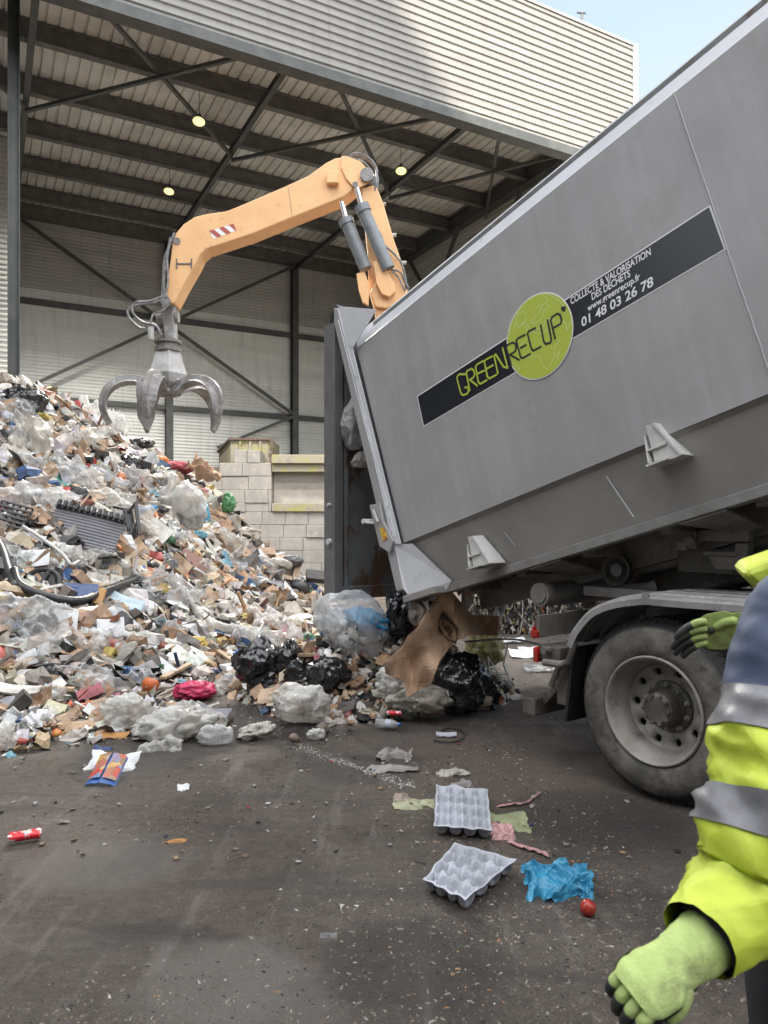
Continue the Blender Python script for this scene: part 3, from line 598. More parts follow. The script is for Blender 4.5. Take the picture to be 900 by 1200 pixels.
strokes('slogan_mark', [S3([(808,142),(822,138),(818,154),(808,142),(814,148)])], M_['black'], .02)
conts = [[(200,160),(185,150),(160,165),(150,190),(165,235),(180,215),(205,185),(200,160)], [(110,280),(125,265),(120,240),(140,235),(150,215),(165,150),(178,135),(165,140),(130,180),(115,230),(110,280)],
 [(280,70),(310,80),(300,110),(280,120),(275,150),(250,175),(232,195),(240,215),(262,205),(285,175),(290,150),(320,125),(305,115)], [(232,150),(240,145)],[(255,130),(270,118)],[(182,212),(190,216),(194,210),(186,206),(182,212)],
 [(205,245),(215,232),(212,218),(200,225),(205,245)], [(200,300),(215,260),(240,252),(262,262),(290,255),(300,250),(330,245),(345,262),(352,290),(370,300),(345,330),(345,370),(325,420),(305,440),(290,425),(268,375),(235,372),(195,385),(170,370),(165,330),(200,300)],
 [(355,380),(368,350),(370,370),(362,388),(355,380)], [(300,250),(320,215),(345,190),(330,180),(300,200),(285,235),(262,240),(250,232),(235,255)], [(370,210),(395,200),(410,245),(420,220),(432,195),(436,235)],[(120,400),(140,410),(170,440),(160,462),(150,440),(130,420)], [(290,60),(330,70),(370,95),(400,130)]]
for q_ in conts: strokes('continent_outline', [S8(q_)], M_['mapline'], .0035, -.0078)
def text(body, px0, py0, px1, py1, h, m, name='slogan_text', off=.006, shear=.15, l=-.006, align='LEFT'):
    cu = bpy.data.curves.new('txt', 'FONT'); cu.body = body; cu.size = 1; cu.offset = .02; cu.shear = shear; cu.extrude = 0
    o = bpy.data.objects.new('txt', cu); COL.objects.link(o); bpy.context.view_layer.update()
    me = bpy.data.meshes.new_from_object(o.evaluated_get(bpy.context.evaluated_depsgraph_get())); bpy.data.objects.remove(o)
    xs = [v.co.x for v in me.vertices]; x0, x1 = min(xs), max(xs)
    a, c = cs(px0, py0), cs(px1, py1); d = V((c.x-a.x, c.z-a.z)); wd = d.length; d.normalize(); n = V((-d.y, d.x))
    b_ = MB(); b_.add([(a.x+d.x*(v.co.x-x0)/(x1-x0)*wd+n.x*v.co.y*h/.72, l, a.z+d.y*(v.co.x-x0)/(x1-x0)*wd+n.y*v.co.y*h/.72) for v in me.vertices], [tuple(p.vertices) for p in me.polygons], CT)
    bpy.data.meshes.remove(me); return b_.build(name, m, cont)
Z2 = lambda x, y: (450+x/2, y/2)
text('COLLECTE & VALORISATION', *Z2(440,714), *Z2(629,596), .045, M_['white'])
text('DES DÉCHETS', *Z2(489,704), *Z2(580,647), .045, M_['white'])
text('www.greenrecup.fr', *Z2(480,730), *Z2(603,654), .042, M_['white'])
text('01 48 03 26 78', *Z2(466,766), *Z2(635,668), .058, M_['white'], off=.009)
# hinge on top
b_ = MB(); b_.tube([V((-.30, -.0, 2.66)), V((-.30, 2.5, 2.66))], .04, 16, CT); b_.build('hinge_bar', M_['black'], cont)
for l in (-.02, 2.44): b_ = MB(); poly(b_, [(-.36,2.6),(-.33,2.73),(-.2,2.79),(-.15,2.70),(-.26,2.58)], l, l+.06); b_.build('hinge_lug', M_['black'], cont, bevel=.01)
# tailgate
M_['stile'] = mat('dark grey stile paint', (.15,.15,.155), .45, c2=(.11,.105,.105), sc=3, c3=(.09,.05,.03), sc3=9, lo3=.62, hi3=.7)
hb = CT @ V((-.30, 0, 2.66)); tgM = fr(-V(DV), NV, V((hb.x, hb.y, .96)))   # local x = NV? normal = rearwards
tg = empty('tailgate', hb, 'tall rusty grey tailgate hanging open from the rear edge of the container', 'tailgate', M=Matrix(((NV.x, -DV.x, 0, hb.x), (NV.y, -DV.y, 0, hb.y), (0,0,1,.93), (0,0,0,1))))
TG = wmat(tg); HT = hb.z-.93-.02
b_ = MB(); b_.bx((-.02, .045, 0), (2.52, .07, HT), TG); b_.build('door_skin', M_['rustin'], tg)
for x in (-.03, 2.45): b_ = MB(); b_.bx((x, -.05, 0), (x+.1, .13, HT), TG); b_.build('door_stile', M_['stile'], tg, bevel=.008)
for x in (.1,): b_ = MB(); b_.bx((x, -.03, .03), (x+.035, .044, HT-.03), TG); b_.bx((x+.055, .0, .03), (x+.07, .044, HT-.5), TG); b_.build('seal_strip', M_['rustin'], tg)
for z in (0, HT-.14): b_ = MB(); b_.bx((.075, -.03, z), (2.44, .12, z+.12), TG); b_.build('door_rail', M_['rustin'], tg, bevel=.006)
for x in (.7, 1.3, 1.9): b_ = MB(); b_.bx((x, .075, .125), (x+.09, .14, HT-.145), TG); b_.build('door_rib', M_['paintlow'], tg)
for z_, r_ in ((.55,.03),(.9,.015)): b_ = MB(); b_.tube([(-.06,.02,z_),(-.03,.02,z_)], r_, 10, TG); b_.build('locking_pin', M_['bracket'], tg)
# ---------------------------------------------------------------- truck
tr = empty('hooklift_truck', (0,0,0), 'dirty grey truck chassis under the tipped container with one large rear wheel in view', 'truck', M=TR @ Matrix.Translation((-2.5, 1.25, 0)))
def wheel(d, l0, sgn, name='wheel', dual=True):
    r = empty(name, (0,0,0), M=None); r.parent = tr
    WM = TR @ Matrix(((1,0,0,d),(0,0,1*sgn,l0),(0,1,0,.535),(0,0,0,1)))           # local z = into truck
    r.matrix_basis = wmat(tr).inverted() @ WM; WM = wmat(r)
    w = MB(); w.lathe([(.315,.02),(.33,.0),(.36,-.012),(.42,-.018),(.47,-.005),(.497,.022),(.513,.05),(.528,.065),(.535,.12),(.535,.24),(.525,.3),(.5,.33),(.42,.35),(.33,.33),(.31,.3)], 96, WM)
    w.build('tyre', M_['tyre'], r, smooth=True)
    w = MB()
    for k in range(64):
        a = 2*math.pi*k/64; c, s_ = math.cos(a), math.sin(a)
        for z0, z1 in ((.07,.125),(.15,.20),(.225,.29)):
            T = WM @ Matrix.Rotation(a, 4, 'Z'); w.bx((.53,-.019,z0),(.541,.019,z1), T)
        T = WM @ Matrix.Rotation(a+.03, 4, 'Z'); w.add([(.505,-.012,.036),(.505,.012,.036),(.535,.014,.066),(.535,-.014,.066),(.50,-.012,.05),(.50,.012,.05)], [(0,1,2,3),(0,3,4),(1,5,2)], T)
    w.build('tread_lug', M_['tyre'], r)
    w = MB(); w.lathe([(.318,.028),(.322,-.006),(.312,-.014),(.303,-.004),(.295,.02),(.288,.05),(.275,.07),(.262,.11),(.252,.15)], 64, WM)
    nh = 10; rc, rh, r0, r1 = .214, .0245, .172, .252
    hz_ = lambda r_: .150+.03*((.252-r_)/.08)
    for k in range(nh):
        am = 2*math.pi*k/nh; da = math.pi/nh; bp = []
        for q in range(4): bp.append((r1, -da+2*da*q/4))
        for q in range(4): bp.append((r1+(r0-r1)*q/4, da))
        for q in range(4): bp.append((r0, da-2*da*q/4))
        for q in range(4): bp.append((r0+(r1-r0)*q/4, -da))
        vs = []; C_ = V((rc*math.cos(am), rc*math.sin(am)))
        for r_, a_ in bp: vs.append(V((r_*math.cos(am+a_), r_*math.sin(am+a_), hz_(r_))))
        for j_ in range(16):
            d_ = (V((vs[j_].x, vs[j_].y))-C_).normalized()*rh; P_ = C_+d_; vs.append(V((P_.x, P_.y, hz_(P_.length))))
        for j_ in range(16): P_ = vs[16+j_]; vs.append(V((P_.x, P_.y, P_.z+.03)))
        w.add(vs, [(j_, (j_+1)%16, 16+(j_+1)%16, 16+j_) for j_ in range(16)]+[(16+j_, 16+(j_+1)%16, 32+(j_+1)%16, 32+j_) for j_ in range(16)], WM)
    w.lathe([(.172,.18),(.15,.185),(.12,.185)], 40, WM)
    w.build('rim', M_['rim'], r, smooth=True)
    w = MB(); w.lathe([(.158,.184),(.15,.17),(.12,.165),(.105,.14),(.095,.06),(.075,.04),(.0,.035)], 40, WM)
    for k in range(10):
        a = 2*math.pi*k/10; T = WM @ Matrix.Translation((.083*math.cos(a), .083*math.sin(a), .04)); w.lathe([(0,-.012),(.011,-.01),(.012,.01)], 6, T)
    w.build('hub', M_['dirty'], r, smooth=False)
    w = MB()
    for k in range(10):
        a = 2*math.pi*(k+.5)/10; T = WM @ Matrix.Translation((.135*math.cos(a), .135*math.sin(a), .172)); w.lathe([(0,-.035),(.008,-.034),(.009,-.02),(.016,-.018),(.017,.0)], 6, T)
    w.build('wheel_nut', M_['rim'], r)
    if dual:
        w = MB(); w.lathe([(.3,.36),(.34,.34),(.5,.35),(.535,.42),(.535,.56),(.5,.64),(.34,.65)], 64, WM); w.build('inner_tyre', M_['tyre'], r, smooth=True)
        w = MB(); w.lathe([(.3,.2),(.3,.6)], 40, WM); w.lathe([(.0,.3),(.3,.3)], 40, WM); w.build('inner_rim', M_['dirty'], r)
m, t, b = newmat('worn tyre rubber'); co = coord(t)
c = mixc(t, ramp(t, noi(t, 3.5, 8, co, .7), [(.4,(0,0,0)),(.62,(1,1,1))]), (.065,.06,.053), (.19,.17,.145)); c = mixc(t, ramp(t, noi(t, 11, 8, co, .7), [(.55,(0,0,0)),(.7,(1,1,1))]), c, (.03,.03,.03))
sx = N(t, 'SeparateXYZ'); t.links.new(co, sx.inputs[0]); ln = N(t, 'VectorMath', operation='LENGTH'); cm = N(t, 'CombineXYZ'); t.links.new(sx.outputs[0], cm.inputs[0]); t.links.new(sx.outputs[1], cm.inputs[1]); t.links.new(cm.outputs[0], ln.inputs[0])
c = mixc(t, ramp(t, ln.outputs['Value'], [(.478,(0,0,0)),(.492,(1,1,1))]), c, (.028,.028,.028)); t.links.new(c, b.inputs['Base Color']); b.inputs['Roughness'].default_value = .7; bump(t, b, noi(t, 14, 7, co, .7), .6, .012)
M_['tyre'] = m
WD = td(764, 832).x
wheel(WD, 0, 1); wheel(WD, 2.5, -1); wheel(WD+1.4, 0, 1); wheel(WD+1.4, 2.5, -1)
# chassis rails, axle
for l in (.82, 1.6): b_ = MB(); b_.ibeam((-3.25, l, .93), (3.5, l, .93), .09, .28, TR, .014); b_.build('chassis_rail', M_['dirty'], tr)
for d in (WD, WD+1.4): b_ = MB(); b_.tube([(d,.3,.535),(d,2.2,.535)], .08, 14, TR); b_.tube([(d,1.1,.535),(d,1.25,.535),(d,1.4,.535)], [.1,.21,.1], 16, TR); b_.build('axle', M_['dirty'], tr)
for d in (-3.2,-2,-.8,.4): b_ = MB(); b_.bx((d,.8,.82),(d+.12,1.7,1.03), TR); b_.build('cross_member', M_['dirty'], tr)
# fender: profile along near edge
fp = [td(*q) for q in ((671,756),(675,746),(679,738),(692,722),(706,712),(728,705),(762,701),(830,700),(900,699))]
fp = [(p.x, p.z) for p in fp]; fx = fp[-1]; fp = fp[:-2]+[(WD+.1, fp[-3][1]+.0), (WD+1.5, fp[-3][1]+.0), (WD+1.9, fp[-3][1]-.12), (WD+2.1, .75)]
fpc = [(p.x, p.z) for p in cat([V((a, 0, c)) for a, c in fp], 6)]
def fsec(l): return .0
b_ = MB(); prof = [(-.05,-.035),(-.05,0),(-.04,.014),(.04,.014),(.05,.028),(.12,.028),(.13,.014),(.2,.014),(.21,.03),(.3,.03),(.31,.014),(.38,.014),(.39,.03),(.52,.03),(.62,0.01)]
def fgrid(u, v):
    i = min(int(round(u*(len(fpc)-1))), len(fpc)-1); a = V(fpc[max(i-1, 0)]); c_ = V(fpc[min(i+1, len(fpc)-1)]); d = (c_-a).normalized(); n = V((-d.y, d.x)); 
    j = int(round(v*(len(prof)-1))); l, h = prof[j]; p = V(fpc[i])+n*h
    return V((p.x, l, p.y))
b_.grid(fgrid, len(fpc)-1, len(prof)-1, TR); o = b_.build('mudguard', M_['fender'], tr, thick=.008)
b_ = MB(); p0, p1 = td(670,762), td(661,846); b_.prism([(p0.x-.01,.01,p0.z+.02),(p0.x+.012,.01,p0.z+.02),(p1.x+.012,.01,p1.z),(p1.x-.01,.01,p1.z)],(0,.56,0), TR); b_.build('mud_flap', M_['black'], tr)
b_ = MB(); b_.tube([td(*q) + V((.01,-.03,0)) for q in ((648,803),(657,780),(668,775),(676,752))], .022, 8, TR); b_.build('mudguard_stay', M_['dirty'], tr)
b_ = MB()
q = td(700, 694, .45); b_.bx((q.x-.05, .36, q.z-.02), (q.x+3, .40, q.z+.045), TR); b_.build('side_rail', M_['dirtyl'], tr, bevel=.004)
# tail lights bar
A = td(626, 738); 
b_ = MB(); b_.bx((A.x, .02, A.z-.05), (A.x+.03, 1.9, A.z+.1), TR); b_.build('tail_plate', M_['dirtyl'], tr, bevel=.004)
B = td(636, 757); b_ = MB(); b_.bx((B.x-.05, .02, B.z-.1), (B.x+.13, 1.9, B.z+.0), TR); b_.build('rear_beam', M_['dirty'], tr, bevel=.01)
b_ = MB(); b_.bx((A.x-.022, .0, A.z-.06), (A.x-.001, .12, A.z+.02), TR); b_.bx((A.x-.022,-.012, A.z-.05),(A.x+.03,.018,A.z-.005), TR); b_.build('tail_light', M_['red'], tr, bevel=.004)
b_ = MB(); q = td(636, 768); b_.bx((B.x-.075, -.0, q.z-.055), (B.x-.051, .16, q.z+.05), TR); b_.bx((B.x-.075,-.014,q.z-.05),(B.x-.035,.015,q.z+.045), TR); b_.build('tail_light', M_['red'], tr, bevel=.005)
b_ = MB(); q = td(641, 762); b_.tube([(q.x,-.04,q.z),(q.x,.3,q.z)], .024, 14, TR); b_.build('pipe_stub', M_['dirtyl'], tr)
b_ = MB(); q = td(644, 776); b_.tube([V((q.x-.02,-.03,q.z)), V((q.x+.12,-.03,q.z+.005)), V((q.x+.15,.1,q.z+.02))], .025, 10, TR); b_.build('light_bracket', M_['dirtyl'], tr)
# underrun bar + hanger
q = td(612, 826); b_ = MB(); b_.bx((q.x-.0, .0, q.z-.06), (q.x+.11, 2.5, q.z+.06), TR); b_.build('underrun_bar', M_['dirty'], tr, bevel=.012)
b_ = MB(); q2 = td(649, 822); q3 = td(650, 780)
for l in (.03, 2.3): b_ = MB(); b_.bx((q2.x, l, q2.z-.02), (q2.x+.10, l+.08, q3.z+.03), TR); b_.build('underrun_hanger', M_['dirty'], tr, bevel=.006)
b_ = MB(); b_.beam((q2.x+.05,.07,q2.z+.15),(q.x+.08,.12,q.z+.0), .05,.05, TR); b_.build('underrun_brace', M_['dirty'], tr, bevel=.006)
# rear tube roller
q = td(632, 697, .2); b_ = MB(); b_.tube([(q.x,.2,q.z),(q.x,2.2,q.z)], .085, 24, TR); b_.tube([(q.x,.19,q.z),(q.x,.205,q.z)], .06, 24, TR); b_.build('rear_tube', M_['dirtyl'], tr)
b_ = MB(); b_.prism([(q.x-.02,.5,q.z-.02),(q.x+.0,.75,q.z+.11),(q.x+.02,.95,q.z-.02)], (.01,0,0), TR); b_.build('tube_lug', M_['dirtyl'], tr)
# container roller cup
q = td(722, 668, .5); 
for l, s_ in ((.5, 1), (1.95, -1)):
    T = TR @ Matrix(((1,0,0,q.x),(0,0,s_,l),(0,1,0,q.z),(0,0,0,1)))
    w = MB(); w.lathe([(.085,.10),(.09,.03),(.112,.0),(.113,-.015),(.102,-.018),(.085,.01),(.078,.035),(.045,.04)], 36, T); w.build('guide_roller', M_['dirty'], tr, smooth=True)
    w = MB(); w.lathe([(.0,-.012),(.02,-.012),(.022,-.005),(.045,-.003),(.048,.05)], 28, T); w.build('roller_hub', M_['ram'], tr, smooth=False)
    w = MB(); w.lathe([(.1,.06),(.1,.35)], 30, T); w.build('roller_drum', M_['rust'], tr, smooth=True)
b_ = MB(); b_.tube([(q.x,.8,q.z),(q.x,1.7,q.z)], .06, 14, TR); b_.build('roller_shaft', M_['dirty'], tr)
# tipping arm: sloping box beams from rear pivot up under the container
for l in (.86, 1.5):
    p0, p1 = CT @ V((1.85, 0, -.36)), CT @ V((LEN-.4, 0, -.36))
    a, c_ = TRi @ p0, TRi @ p1
    b_ = MB(); b_.beam(V((a.x, l, a.z)), V((c_.x, l, c_.z)), .12, .22, TR); b_.build('tipping_arm', M_['dirty'], tr, bevel=.01)
b_ = MB(); b_.bx((-3.2,.78,1.075),(3.4,.86,1.16), TR); b_.bx((-3.2,1.56,1.075),(3.4,1.64,1.16), TR); b_.build('sub_frame', M_['dirty'], tr)
b_ = MB(); a = td(790, 668, .6); b_.tube([V((a.x-.3,.66,a.z+.0)), V((a.x+1.6,.66,a.z+.45))], .05, 14, TR); b_.build('hydraulic_ram', M_['dirtyl'], tr)
# lock bracket cluster at right
k = td(842, 640, .5)
b_ = MB()
for x0, z0, x1, z1, l in ((-.2,-.02,-.12,.09,.45),(-.12,.03,.2,.10,.47),(-.08,-.06,.16,-.03,.46),(.12,-.08,.2,.02,.46),(-.24,-.03,-.17,.03,.43)): b_.bx((k.x+x0,l,k.z+z0),(k.x+x1,l+.07,k.z+z1), TR)
b_.tube([(k.x-.15,.42,k.z+.03),(k.x-.15,.6,k.z+.03)], .035, 12, TR); b_.prism([(k.x-.05,.46,k.z-.06),(k.x+.22,.46,k.z-.06),(k.x+.16,.46,k.z-.14),(k.x+.0,.46,k.z-.14)], (0,.05,0), TR); b_.build('twist_lock', M_['dirtyl'], tr, bevel=.006)
b_ = MB(); b_.bx((k.x-.3,.55,k.z-.17),(k.x+1.5,.6,k.z-.02), TR); b_.build('guard_plate', M_['dirty'], tr)
for dx in (0, .14, .3): b_ = MB(); b_.tube(cat([V((k.x-.5+dx, .7, k.z-.15)), V((k.x-.1+dx,.66,k.z-.02)), V((k.x+.4+dx,.7,k.z-.1)), V((k.x+1+dx,.72,k.z+.2))], 5), .014, 8, TR); b_.build('air_hose', M_['hose'], tr)
# ---------------------------------------------------------------- material handler
YA = 12.2
mh = empty('material_handler', at(455, 620, YA+.3)*1 - V((0,0,CAMZ)), 'orange material handler with bent arm reaching left over the waste heap', 'material handler')
def zq(pts, ox=150, oy=150, sc=900/330): return [at(ox+x/sc, oy+y/sc, YA) for x, y in pts]
def plate(mb, pts, y0, y1, rnd=0):
    mb.prism([V((p.x, YA+y0, p.z)) for p in pts], (0, y1-y0, 0))
arm = zq([(128,548),(140,480),(147,430),(152,385),(163,352),(188,322),(222,300),(262,290),(320,282),(352,270),(500,207),(580,170),(635,130),(665,115),(700,110),(740,140),(765,170),(720,215),(690,238),(560,290),(400,355),(300,388),(262,400),(240,418),(225,450),(190,510),(158,572),(140,572)])
b_ = MB(); plate(b_, arm, -.2, .2); b_.build('arm', M_['orange'], mh, bevel=.02)
b_ = MB(); plate(b_, zq([(685,112),(700,112),(745,130),(772,160),(778,185),(762,200),(735,215),(725,212),(700,185),(684,150)]), -.24, -.201); b_.build('joint_plate', M_['orange'], mh, bevel=.008)
b_ = MB(); c = zq([(765,175)])[0]; b_.tube([V((c.x,YA-.3,c.z)),V((c.x,YA+.3,c.z))], .11, 20); b_.build('joint_pin', M_['claw'], mh)
b_ = MB(); c = zq([(728,204)])[0]; b_.tube([V((c.x,YA-.27,c.z)),V((c.x,YA-.24,c.z))], .045, 16); b_.build('joint_pin', M_['claw'], mh)
b_ = MB(); plate(b_, zq([(745,205),(792,195),(815,250),(850,370),(878,450),(892,520),(893,590),(880,640),(800,640),(790,590),(770,520),(765,400),(755,300)]), -.16, .16); b_.build('boom', M_['orange'], mh, bevel=.02)
b_ = MB(); plate(b_, zq([(800,480),(850,470),(885,500),(890,550),(870,580),(820,590),(790,585),(775,540)]), -.24, -.17); b_.build('boom_boss', M_['orange'], mh, bevel=.02)
for p_, o_ in (([(785,450),(800,443),(815,452),(850,520),(852,545),(835,560),(812,552),(795,520)], (-.34,-.26)), ([(732,485),(758,478),(772,520),(770,585),(752,575),(740,540)], (-.3,-.22))):
    b_ = MB(); plate(b_, zq(p_), *o_); b_.build('ram_lug', M_['orange'], mh, bevel=.01)
for (a, bq, c, d) in (((733,225),(750,285),(832,475),0),((685,262),(700,320),(762,470),.1)):
    A, B_, C_ = zq([a, bq, c]); off = V((0, -.36 if d == 0 else -.28, 0))
    r = MB(); r.tube([A+off, B_+off], .045, 14); rr = r.build('ram_rod', M_['chrome'], mh)
    r = MB(); r.tube([B_+off, C_+off], .105, 18); r.tube([B_+off-(C_-B_)*.03, B_+off+(C_-B_)*.08], .125, 18); r.build('ram_barrel', M_['ram'], mh)
# warning panel
wp = [(268,345),(345,322),(355,343),(282,370)]
b_ = MB(); plate(b_, zq(wp), -.203, -.2015); b_.build('warning_panel', M_['white'], mh)
b_ = MB(); rd = mat('warning red', (.42,.08,.07), .5)
for s0 in (.0, .4, .8):
    P = zq(wp); f = lambda u, v: (P[0].lerp(P[1], u)).lerp(P[3].lerp(P[2], u), v)
    plate(b_, [f(s0, 0), f(min(s0+.2,1), 0), f(min(s0+.36,1), 1), f(min(s0+.16,1), 1)], -.206, -.204)
b_.build('warning_stripe', rd, mh)
b_ = MB(); c = zq([(657,184)])[0]; b_.bx((c.x-.09,YA-.32,c.z-.1),(c.x+.1,YA-.2,c.z+.09)); b_.build('arm_box', M_['orange'], mh, bevel=.01)
b_ = MB(); c = zq([(190,448)])[0]; b_.bx((c.x-.12,YA-.215,c.z-.01),(c.x+.12,YA-.2,c.z+.01)); b_.bx((c.x-.13,YA-.215,c.z-.08),(c.x-.11,YA-.2,c.z+.08)); b_.bx((c.x+.11,YA-.215,c.z-.08),(c.x+.13,YA-.2,c.z+.08)); c = zq([(167,377)])[0]; b_.tube([V((c.x,YA-.21,c.z)),V((c.x,YA-.2,c.z))], .06, 14); b_.build('arm_lug', M_['dirtyl'], mh)
b_ = MB(); c = zq([(525,245)])[0]; b_.tube([zq([(515,198)])[0]+V((0,-.201,0)), zq([(530,300)])[0]+V((0,-.201,0))], .004, 4); b_.build('arm_seam', M_['dirtyl'], mh)
# hoses
def hs(z, off=-.26, r=.022, sc=900/330, ox=150, oy=150):
    b_ = MB(); b_.tube(cat([p+V((0, off, 0)) for p in zq(z, ox, oy, sc)], 6), r, 8); b_.build('hydraulic_hose', M_['hose'], mh)
hs([(150,370),(138,440),(130,500),(132,560),(128,600)]); hs([(160,350),(130,430),(124,500),(120,560)], -.2); hs([(140,420),(145,500),(138,560)], -.3,.018)
hs([(135,545),(110,570),(60,578),(20,592),(20,620),(50,650),(70,655)], -.25); hs([(130,560),(90,575),(45,580),(38,610),(70,640),(110,650),(128,680)], -.35); hs([(150,575),(130,600),(100,612),(90,640)], -.3,.018)
hs([(705,105),(740,100),(780,125),(798,170),(792,220)], -.1,.02); hs([(700,112),(730,95),(775,115),(795,150),(790,215)], -.15,.02); hs([(712,100),(750,108),(785,150),(785,200)], 0,.02)
hs([(800,250),(850,390),(875,450),(895,530)], -.05,.018); hs([(775,300),(800,370),(860,430),(880,470),(890,530)], -.24,.018); hs([(770,310),(812,380),(815,430)], -.38,.015); hs([(715,330),(735,370),(755,420),(760,460)], -.32,.015)
hs([(840,470),(870,480),(895,530)], -.26,.018); hs([(845,480),(865,500),(885,540)], -.3,.015)
b_ = MB()
for q in ((807,252),(840,350),(872,438)): c = zq([q])[0]; b_.tube([c+V((-.06,-.1,0)), c+V((.09,-.1,0))], .03, 10)
b_.build('hose_clamp', M_['clawl'], mh)
# machine body, hidden behind the container from here
c0 = at(455, 620, YA+.3)
b_ = MB(); x = c0.x+1.35; y = YA+.6; b_.bx((x-1.1,y-1.1,1.35),(x+2.6,y+1.2,2.3)); b_.build('upper_body', M_['orange'], mh, bevel=.08)
b_ = MB(); b_.prism([(x+.55,y-1.12,2.3),(x+.6,y-1.12,3.0),(x+1.0,y-1.12,3.35),(x+1.9,y-1.12,3.35),(x+1.9,y-1.12,2.3)], (0,1.0,0)); b_.build('cab', M_['dark'], mh, bevel=.04)
b_ = MB(); b_.bx((x-1.3,y-1.0,.6),(x+2.2,y+1.0,1.1)); b_.tube([(x+.4,y,1.1),(x+.4,y,1.36)], .7, 24); b_.build('undercarriage', M_['steel'], mh, bevel=.05)
for dx in (-.9, 1.8):
    for dy in (-1.25, .95):
        b_ = MB(); b_.tube([(x+dx,y+dy,.5),(x+dx,y+dy+.35,.5)], .5, 32); b_.build('wheel', M_['black'], mh, bevel=.03)
b_ = MB(); P = zq([(840,620)])[0]; b_.beam(V((P.x, YA, P.z+.2)), V((x-.1, y, 2.1)), .34, .5); b_.build('boom_foot', M_['orange'], mh, bevel=.02)
# grapple
GC = at(196, 462, YA)
gp = empty('orange_peel_grapple', GC, 'worn grey five-tined grapple hanging open above the heap', 'grapple')
Z6 = lambda x, y: at(110+x/5, 360+y/5, YA)
b_ = MB(); b_.prism([V((p.x, YA-.1, p.z)) for p in (Z6(405,0),(Z6(400,60)),Z6(415,110),Z6(425,200),Z6(485,200),Z6(482,120),Z6(472,60),Z6(480,0),Z6(470,-60),Z6(440,-60))], (0,.2,0)); b_.build('hanger_link', M_['claw'], gp, bevel=.02)
b_ = MB(); c = Z6(440, 60); b_.tube([c+V((-.2,-.0,0)), c+V((.16,0,0))], .09, 14); c = Z6(445,-10); b_.tube([V((c.x,YA-.28,c.z)),V((c.x,YA+.28,c.z))], .08, 14); b_.build('hanger_pin', M_['claw'], gp)
b_ = MB(); c = Z6(345, 165); b_.tube([c+V((0,-.1,-.1)), c+V((0,-.1,.11))], .05, 14); b_.build('rotator_motor', M_['clawl'], gp)
AX = at(197, 450, YA)
def gl(prof, name, m, n=24, sm=False):
    w = MB(); w.lathe([(r_, CAMZ+(620-(360+y/5))*YA/F) for r_, y in prof], n, Matrix.Translation((AX.x, AX.y, 0))); return w.build(name, m, gp, smooth=sm)
gl([(.0,188),(.13,190),(.22,198),(.22,214),(.18,218),(.18,238),(.21,240),(.21,262),(.15,266),(.0,266)], 'rotator', M_['dirtyl'])
gl([(.0,262),(.2,264),(.31,395),(.22,445),(.10,470),(.0,470)], 'grapple_body', M_['clawl'], 5)
for k in range(12):
    a = k*math.pi/6; w = MB(); c = V((AX.x+.19*math.cos(a), AX.y+.19*math.sin(a), 0)); z0 = CAMZ+(260-240/5)*YA/F; w.tube([c+V((0,0,z0-.03)), c+V((0,0,z0+.0))], .018, 6); w.build('flange_bolt', M_['dirty'], gp)
cl = [(.14,.0),(.30,.10),(.52,.17),(.74,.13),(.90,.0),(.965,-.18),(.95,-.36),(.87,-.52)]
clc = cat([V((r_, 0, z)) for r_, z in cl], 2)
for k, az in enumerate((-92, -20, 48, 128, 198)):
    a = R(az); TM = Matrix.Translation(GC) @ Matrix.Rotation(a, 4, 'Z')
    w = MB(); n = len(clc); vs = []; fs = []
    for i, p in enumerate(clc):
        u = i/(n-1); d = (clc[min(i+1, n-1)]-clc[max(i-1, 0)]).normalized(); nn = V((-d.z, 0, d.x))   # outward
        wd = lerps([0,.18,.3,.55,.8,1], [.07,.08,.17,.19,.15,.03], u); th = lerps([0,.5,1], [.09,.075,.03], u)
        for yy, h in ((-wd,-.01),(-.05,.035),(-.035,.035+th),(.035,.035+th),(.05,.035),(wd,-.01),(wd*.95,-.03),(-wd*.95,-.03)): q = p+nn*h; vs.append(V((q.x, yy if abs(yy) > .051 or wd > .05 else yy*wd/.05, q.z)))
    for i in range(n-1):
        for j in range(8): fs.append((i*8+j, i*8+(j+1)%8, (i+1)*8+(j+1)%8, (i+1)*8+j))
    fs += [tuple(range(8))[::-1], tuple((n-1)*8+j for j in range(8))]
    w.add(vs, fs, TM); w.build('tine', M_['claw'], gp, bevel=.006)
    w = MB(); w.tube([TM @ V((.10,0,.42)), TM @ V((.19,0,.2))], .055, 12); w.tube([TM @ V((.19,0,.2)), TM @ V((.25,0,.1))], .03, 10); w.build('tine_cylinder', M_['clawl'], gp)
    w = MB(); w.tube([TM @ V((.16,-.1,.02)), TM @ V((.16,.1,.02))], .05, 12); w.build('tine_pin', M_['claw'], gp)
# ---------------------------------------------------------------- heap core and loose small rubbish (uncountable stuff)
random.seed(11)
m, t, b = newmat('trodden rubbish core'); co = coord(t)
vo = N(t, 'TexVoronoi', i_Scale=9.0, i_Randomness=1.0); t.links.new(co, vo.inputs[0]); sx = N(t, 'SeparateColor'); t.links.new(vo.outputs['Color'], sx.inputs[0])
c = ramp(t, sx.outputs[0], [(0,(.03,.028,.026)),(.3,(.1,.08,.06)),(.55,(.2,.15,.11)),(.75,(.3,.28,.25)),(.95,(.45,.44,.42))]); c = mixc(t, ramp(t, noi(t, 2, 6, co), [(.4,(0,0,0)),(.6,(1,1,1))]), c, (.05,.045,.04))
t.links.new(c, b.inputs['Base Color']); b.inputs['Roughness'].default_value = .7; bump(t, b, noi(t, 14, 7, co, .7), 1, .08)
g = MB(); st = .12; nx = int(14/st); ny = int(15/st)
